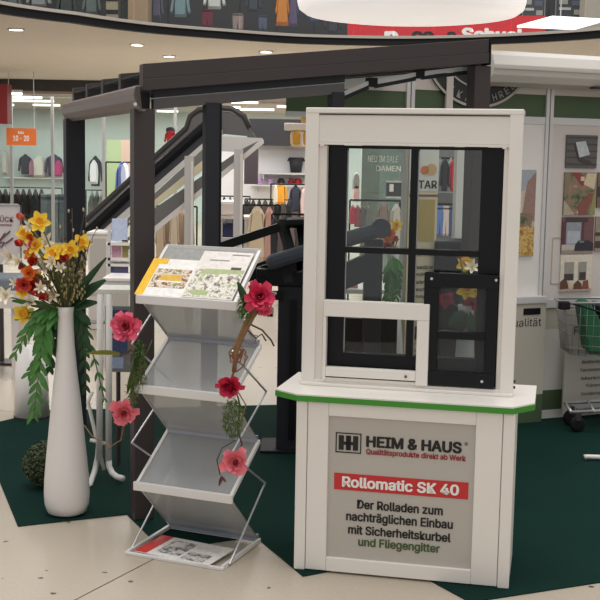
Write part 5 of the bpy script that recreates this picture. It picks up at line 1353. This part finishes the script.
for i, (x0, y0, x1, y1, c, lb) in enumerate(((352, 172, 360, 190, (150, 146, 140), 'grey patterned scarf at the left edge of the kiosk pane'), (352, 184, 360, 202, (214, 176, 172), 'pink top at the left edge of the kiosk pane'))): garment('shirt', x0, y0, x1, y1, 16.5, c, lb, None)
# clothing bay right of the banner
rail('upper clothes rail in the right kiosk pane', 436, 457, 158, 12.0)
RP = 'clothes in the right kiosk pane'
for i, (x, c) in enumerate(((437, (150, 150, 156)), (442, (28, 28, 36)), (448, (190, 176, 172)), (451, (196, 40, 62)))):
    garment('jacket', x - 3, 159, x + 8, 191, 11.9 - .1 * (i % 2), c, ['grey jacket leftmost in the right kiosk pane', 'black jacket in the right kiosk pane', 'pale jacket in the right kiosk pane', 'red jacket in the right kiosk pane'][i], RP)
rail('lower clothes rail in the right kiosk pane', 436, 457, 204, 12.0)
for i, (x, c) in enumerate(((437, (92, 124, 186)), (443, (216, 196, 190)), (449, (64, 84, 130)))):
    garment('trousers', x - 2, 206, x + 7, 236, 11.9, c, ['light blue jeans in the right kiosk pane', 'pale pink trousers in the right kiosk pane', 'dark blue jeans in the right kiosk pane'][i], RP, 'trousers')
single(pxbox(434, 193, 460, 201, 12.2, .4), 'folded_stack', mat('stack_grey', (120, 118, 118), .8), 'grey folded clothes between the two rails in the right kiosk pane', 'clothes')
single(pxbox(433, 140, 462, 260, 12.7, .1), 'wall_partition', mat('partition_grey', (120, 118, 120), .7), None, None, kind='structure')

# ================================================================== ATRIUM: pendant drum lamp, light panel, upper storey
LY = 7.6
pc = at(411, 0, LY); rr = 111 / FPX * LY * 1.0
dl = thing('drum_lamp', 'huge white round pendant lamp hanging in the atrium', 'lamp', (pc.x, LY, at(411, 16.5, LY).z))
hh = .0
MB().lathe([(0, .0), (rr * .80, .0), (rr * .93, .012), (rr * .985, .04), (rr, .08), (rr, .55), (rr * .98, .56), (0, .56)], 64).build('shade', M_lamp, dl, True)
MB().tube([(0, 0, .56), (0, 0, 4)], .02).build('cable', M_alu, dl)
q4 = [gnd(x, y, 3.02) for x, y in ((517, 27.5), (552, 18), (606, 21), (574, 30))]
t = thing('light_panel', 'bright white flat light panel beside the red sign', 'ceiling light', (q4[0] + q4[1] + q4[2] + q4[3]) / 4)
MB().prism([(p.x, p.y) for p in reversed(q4)], 3.02, 3.04).build('diffuser', mat('panel_light', (255, 252, 248), .5, emit=1.1), t, world=True)
c4 = (q4[0] + q4[2]) / 2; MB().tube([(c4.x, c4.y, 3.04), (c4.x, c4.y, 6)], .006).build('cable', M_alu, t, world=True)
# red shop sign on the upper storey
RSY = 14.6
rs = thing('shop_sign', 'long red sign with white lettering on the upper storey', 'sign', (at(446, 34, RSY).x, RSY, at(446, 40, RSY).z))
a, b = at(347.5, 40, RSY), at(546, 16, RSY)
MB().box2((a.x, RSY, a.z), (b.x, RSY + .08, b.z)).build('board', mat('shop_red', (226, 32, 44), .5, emit=.25), rs, world=True)
def stext(tx, x0, x1, yb, yt, mt):
    t0, t1 = at(x0, yb, RSY), at(x1, yb, RSY); t2 = at(x0, yt, RSY)
    text(tx, rs, Matrix.Translation((t0.x - rs.location.x, -.006, t0.z - rs.location.z)), t1.x - t0.x, t2.z - t0.z, mt, .04)
stext('Schuel', 461, 523, 41, 27.5, mat('letter_white', (250, 246, 242), .5, emit=.3))
stext('n', 384, 398, 43, 31, mat('letter_white', (250, 246, 242)))
stext('ce', 411, 434, 42, 31, M_ink)
stext('a', 446, 456, 42, 31.5, M_ink)
# upper storey displays
UY = 17.6
def ugarm(kind, x0, y0, x1, y1, c, lb): return garment(kind, x0, y0, x1, y1, UY - random.uniform(0, .3), c, lb, 'clothes in the upper storey window')
ugarm('jacket', 170, -6, 191, 17, (126, 150, 156), 'teal grey top in the upper shop window')
ugarm('jacket', 203, -14, 226, 9, (206, 206, 202), 'white top in the upper shop window')
ugarm('trousers', 201, 10, 214, 27, (104, 36, 52), 'dark red skirt in the upper shop window')
ugarm('coat', 275, -12, 290, 26, (206, 128, 50), 'orange coat in the upper shop window')
ugarm('coat', 287, -6, 299, 27, (96, 84, 118), 'violet coat beside the orange coat upstairs')
ugarm('jacket', 150, -4, 164, 18, (92, 88, 108), 'grey violet top at the left of the upper shop window')
ugarm('jacket', 245, -10, 262, 12, (60, 64, 76), 'slate top in the middle of the upper shop window')
ugarm('trousers', 232, 14, 244, 30, (150, 130, 124), 'beige trousers low in the upper shop window')
ugarm('trousers', 258, 16, 268, 30, (84, 92, 112), 'blue grey trousers low in the upper shop window')
ugarm('jacket', 306, -6, 322, 24, (70, 80, 104), 'blue jacket left of the round lamp upstairs')
ugarm('jacket', 324, 4, 342, 34, (60, 58, 72), 'dark jacket under the round lamp upstairs')
for i, (x, y, L) in enumerate(((160, 22, 60), (160, 4, 120), (230, 26, 70))):
    pass
for (x0, x1, mt, lb) in ((128, 148, mat('column_tan', (160, 132, 104), .6), 'tan column on the upper storey'), (586, 612, mat('column_cream', (196, 184, 168), .6), 'cream column at the right of the upper storey')):
    a, b = at(x0, 10, 16.9), at(x1, 10, 16.9); single(MB().box2((a.x, 16.9, 3.1), (b.x, 17.3, 6.0)), 'column', mt, lb, 'column')
a = at(106, 10, 17.0); b = at(118, 10, 17.0)
pcn = thing('patterned_column', 'patterned beige and black column on the upper storey', 'column', ((a.x + b.x) / 2, 17.0, 3.1))
MB().box2((a.x, 17.0, 3.1), (b.x, 17.2, 5.2)).build('core', mat('pattern_beige', (160, 146, 120), .6), pcn, world=True)
for k in range(8):
    MB().box2((a.x, 16.99, 3.3 + k * .18), (b.x, 17.0, 3.36 + k * .18)).build('band', M_blackm, pcn, world=True)
# rails and boxes of the upper window, right side
for (x0, y0, x1, y1, c, lb) in ((523, -4, 545, 20, (66, 68, 78), 'dark framed display at the left of the upper right window'), (556, -4, 586, 19, (62, 60, 66), 'dark framed display at the right of the upper right window')):
    t = thing('display_case', lb, 'display', (at(x0, y1, UY).x, UY, at(x0, y1, UY).z))
    f = pxbox(x0, y0, x1, y1, UY, .05); f.build('board', mat('disp_%d' % x0, c, .5), t, world=True)
    for (p, q, r_, s_, m_) in ((.1, .5, .5, .6, M_whitem), (.55, .2, .9, .4, mat('disp_blue', (90, 96, 120), .5)), (.1, .15, .4, .35, M_grey), (.6, .6, .9, .8, M_grey)):
        pxbox(x0 + (x1 - x0) * p, y0 + (y1 - y0) * q, x0 + (x1 - x0) * r_, y0 + (y1 - y0) * s_, UY - .015, .013).build('print', m_, t, world=True)
    for xx in (x0, x1): pxbox(xx - .7, y0, xx + .7, y1, UY - .03, .04).build('frame_bar', M_alu, t, world=True)
for (x0, y0, x1, y1, c, lb) in ((4, -6, 22, 8, (84, 96, 92), 'grey green reflection board at the far left upstairs'), (26, -8, 52, 6, (120, 126, 124), 'pale stone figure left in the upper window'), (56, -4, 78, 14, (58, 66, 62), 'dark green bush shape in the upper window'), (82, -6, 102, 14, (104, 112, 108), 'grey bundle beside the patterned column')):
    garment('jacket', x0, y0, x1, y1, UY - .2, c, lb.replace('reflection board', 'jacket').replace('stone figure', 'jacket').replace('bush shape', 'jacket').replace('bundle', 'jacket'), 'clothes in the upper storey window')  # jacket meshes added in place of dark reflections in the upper glass
bpy.context.view_layer.update()
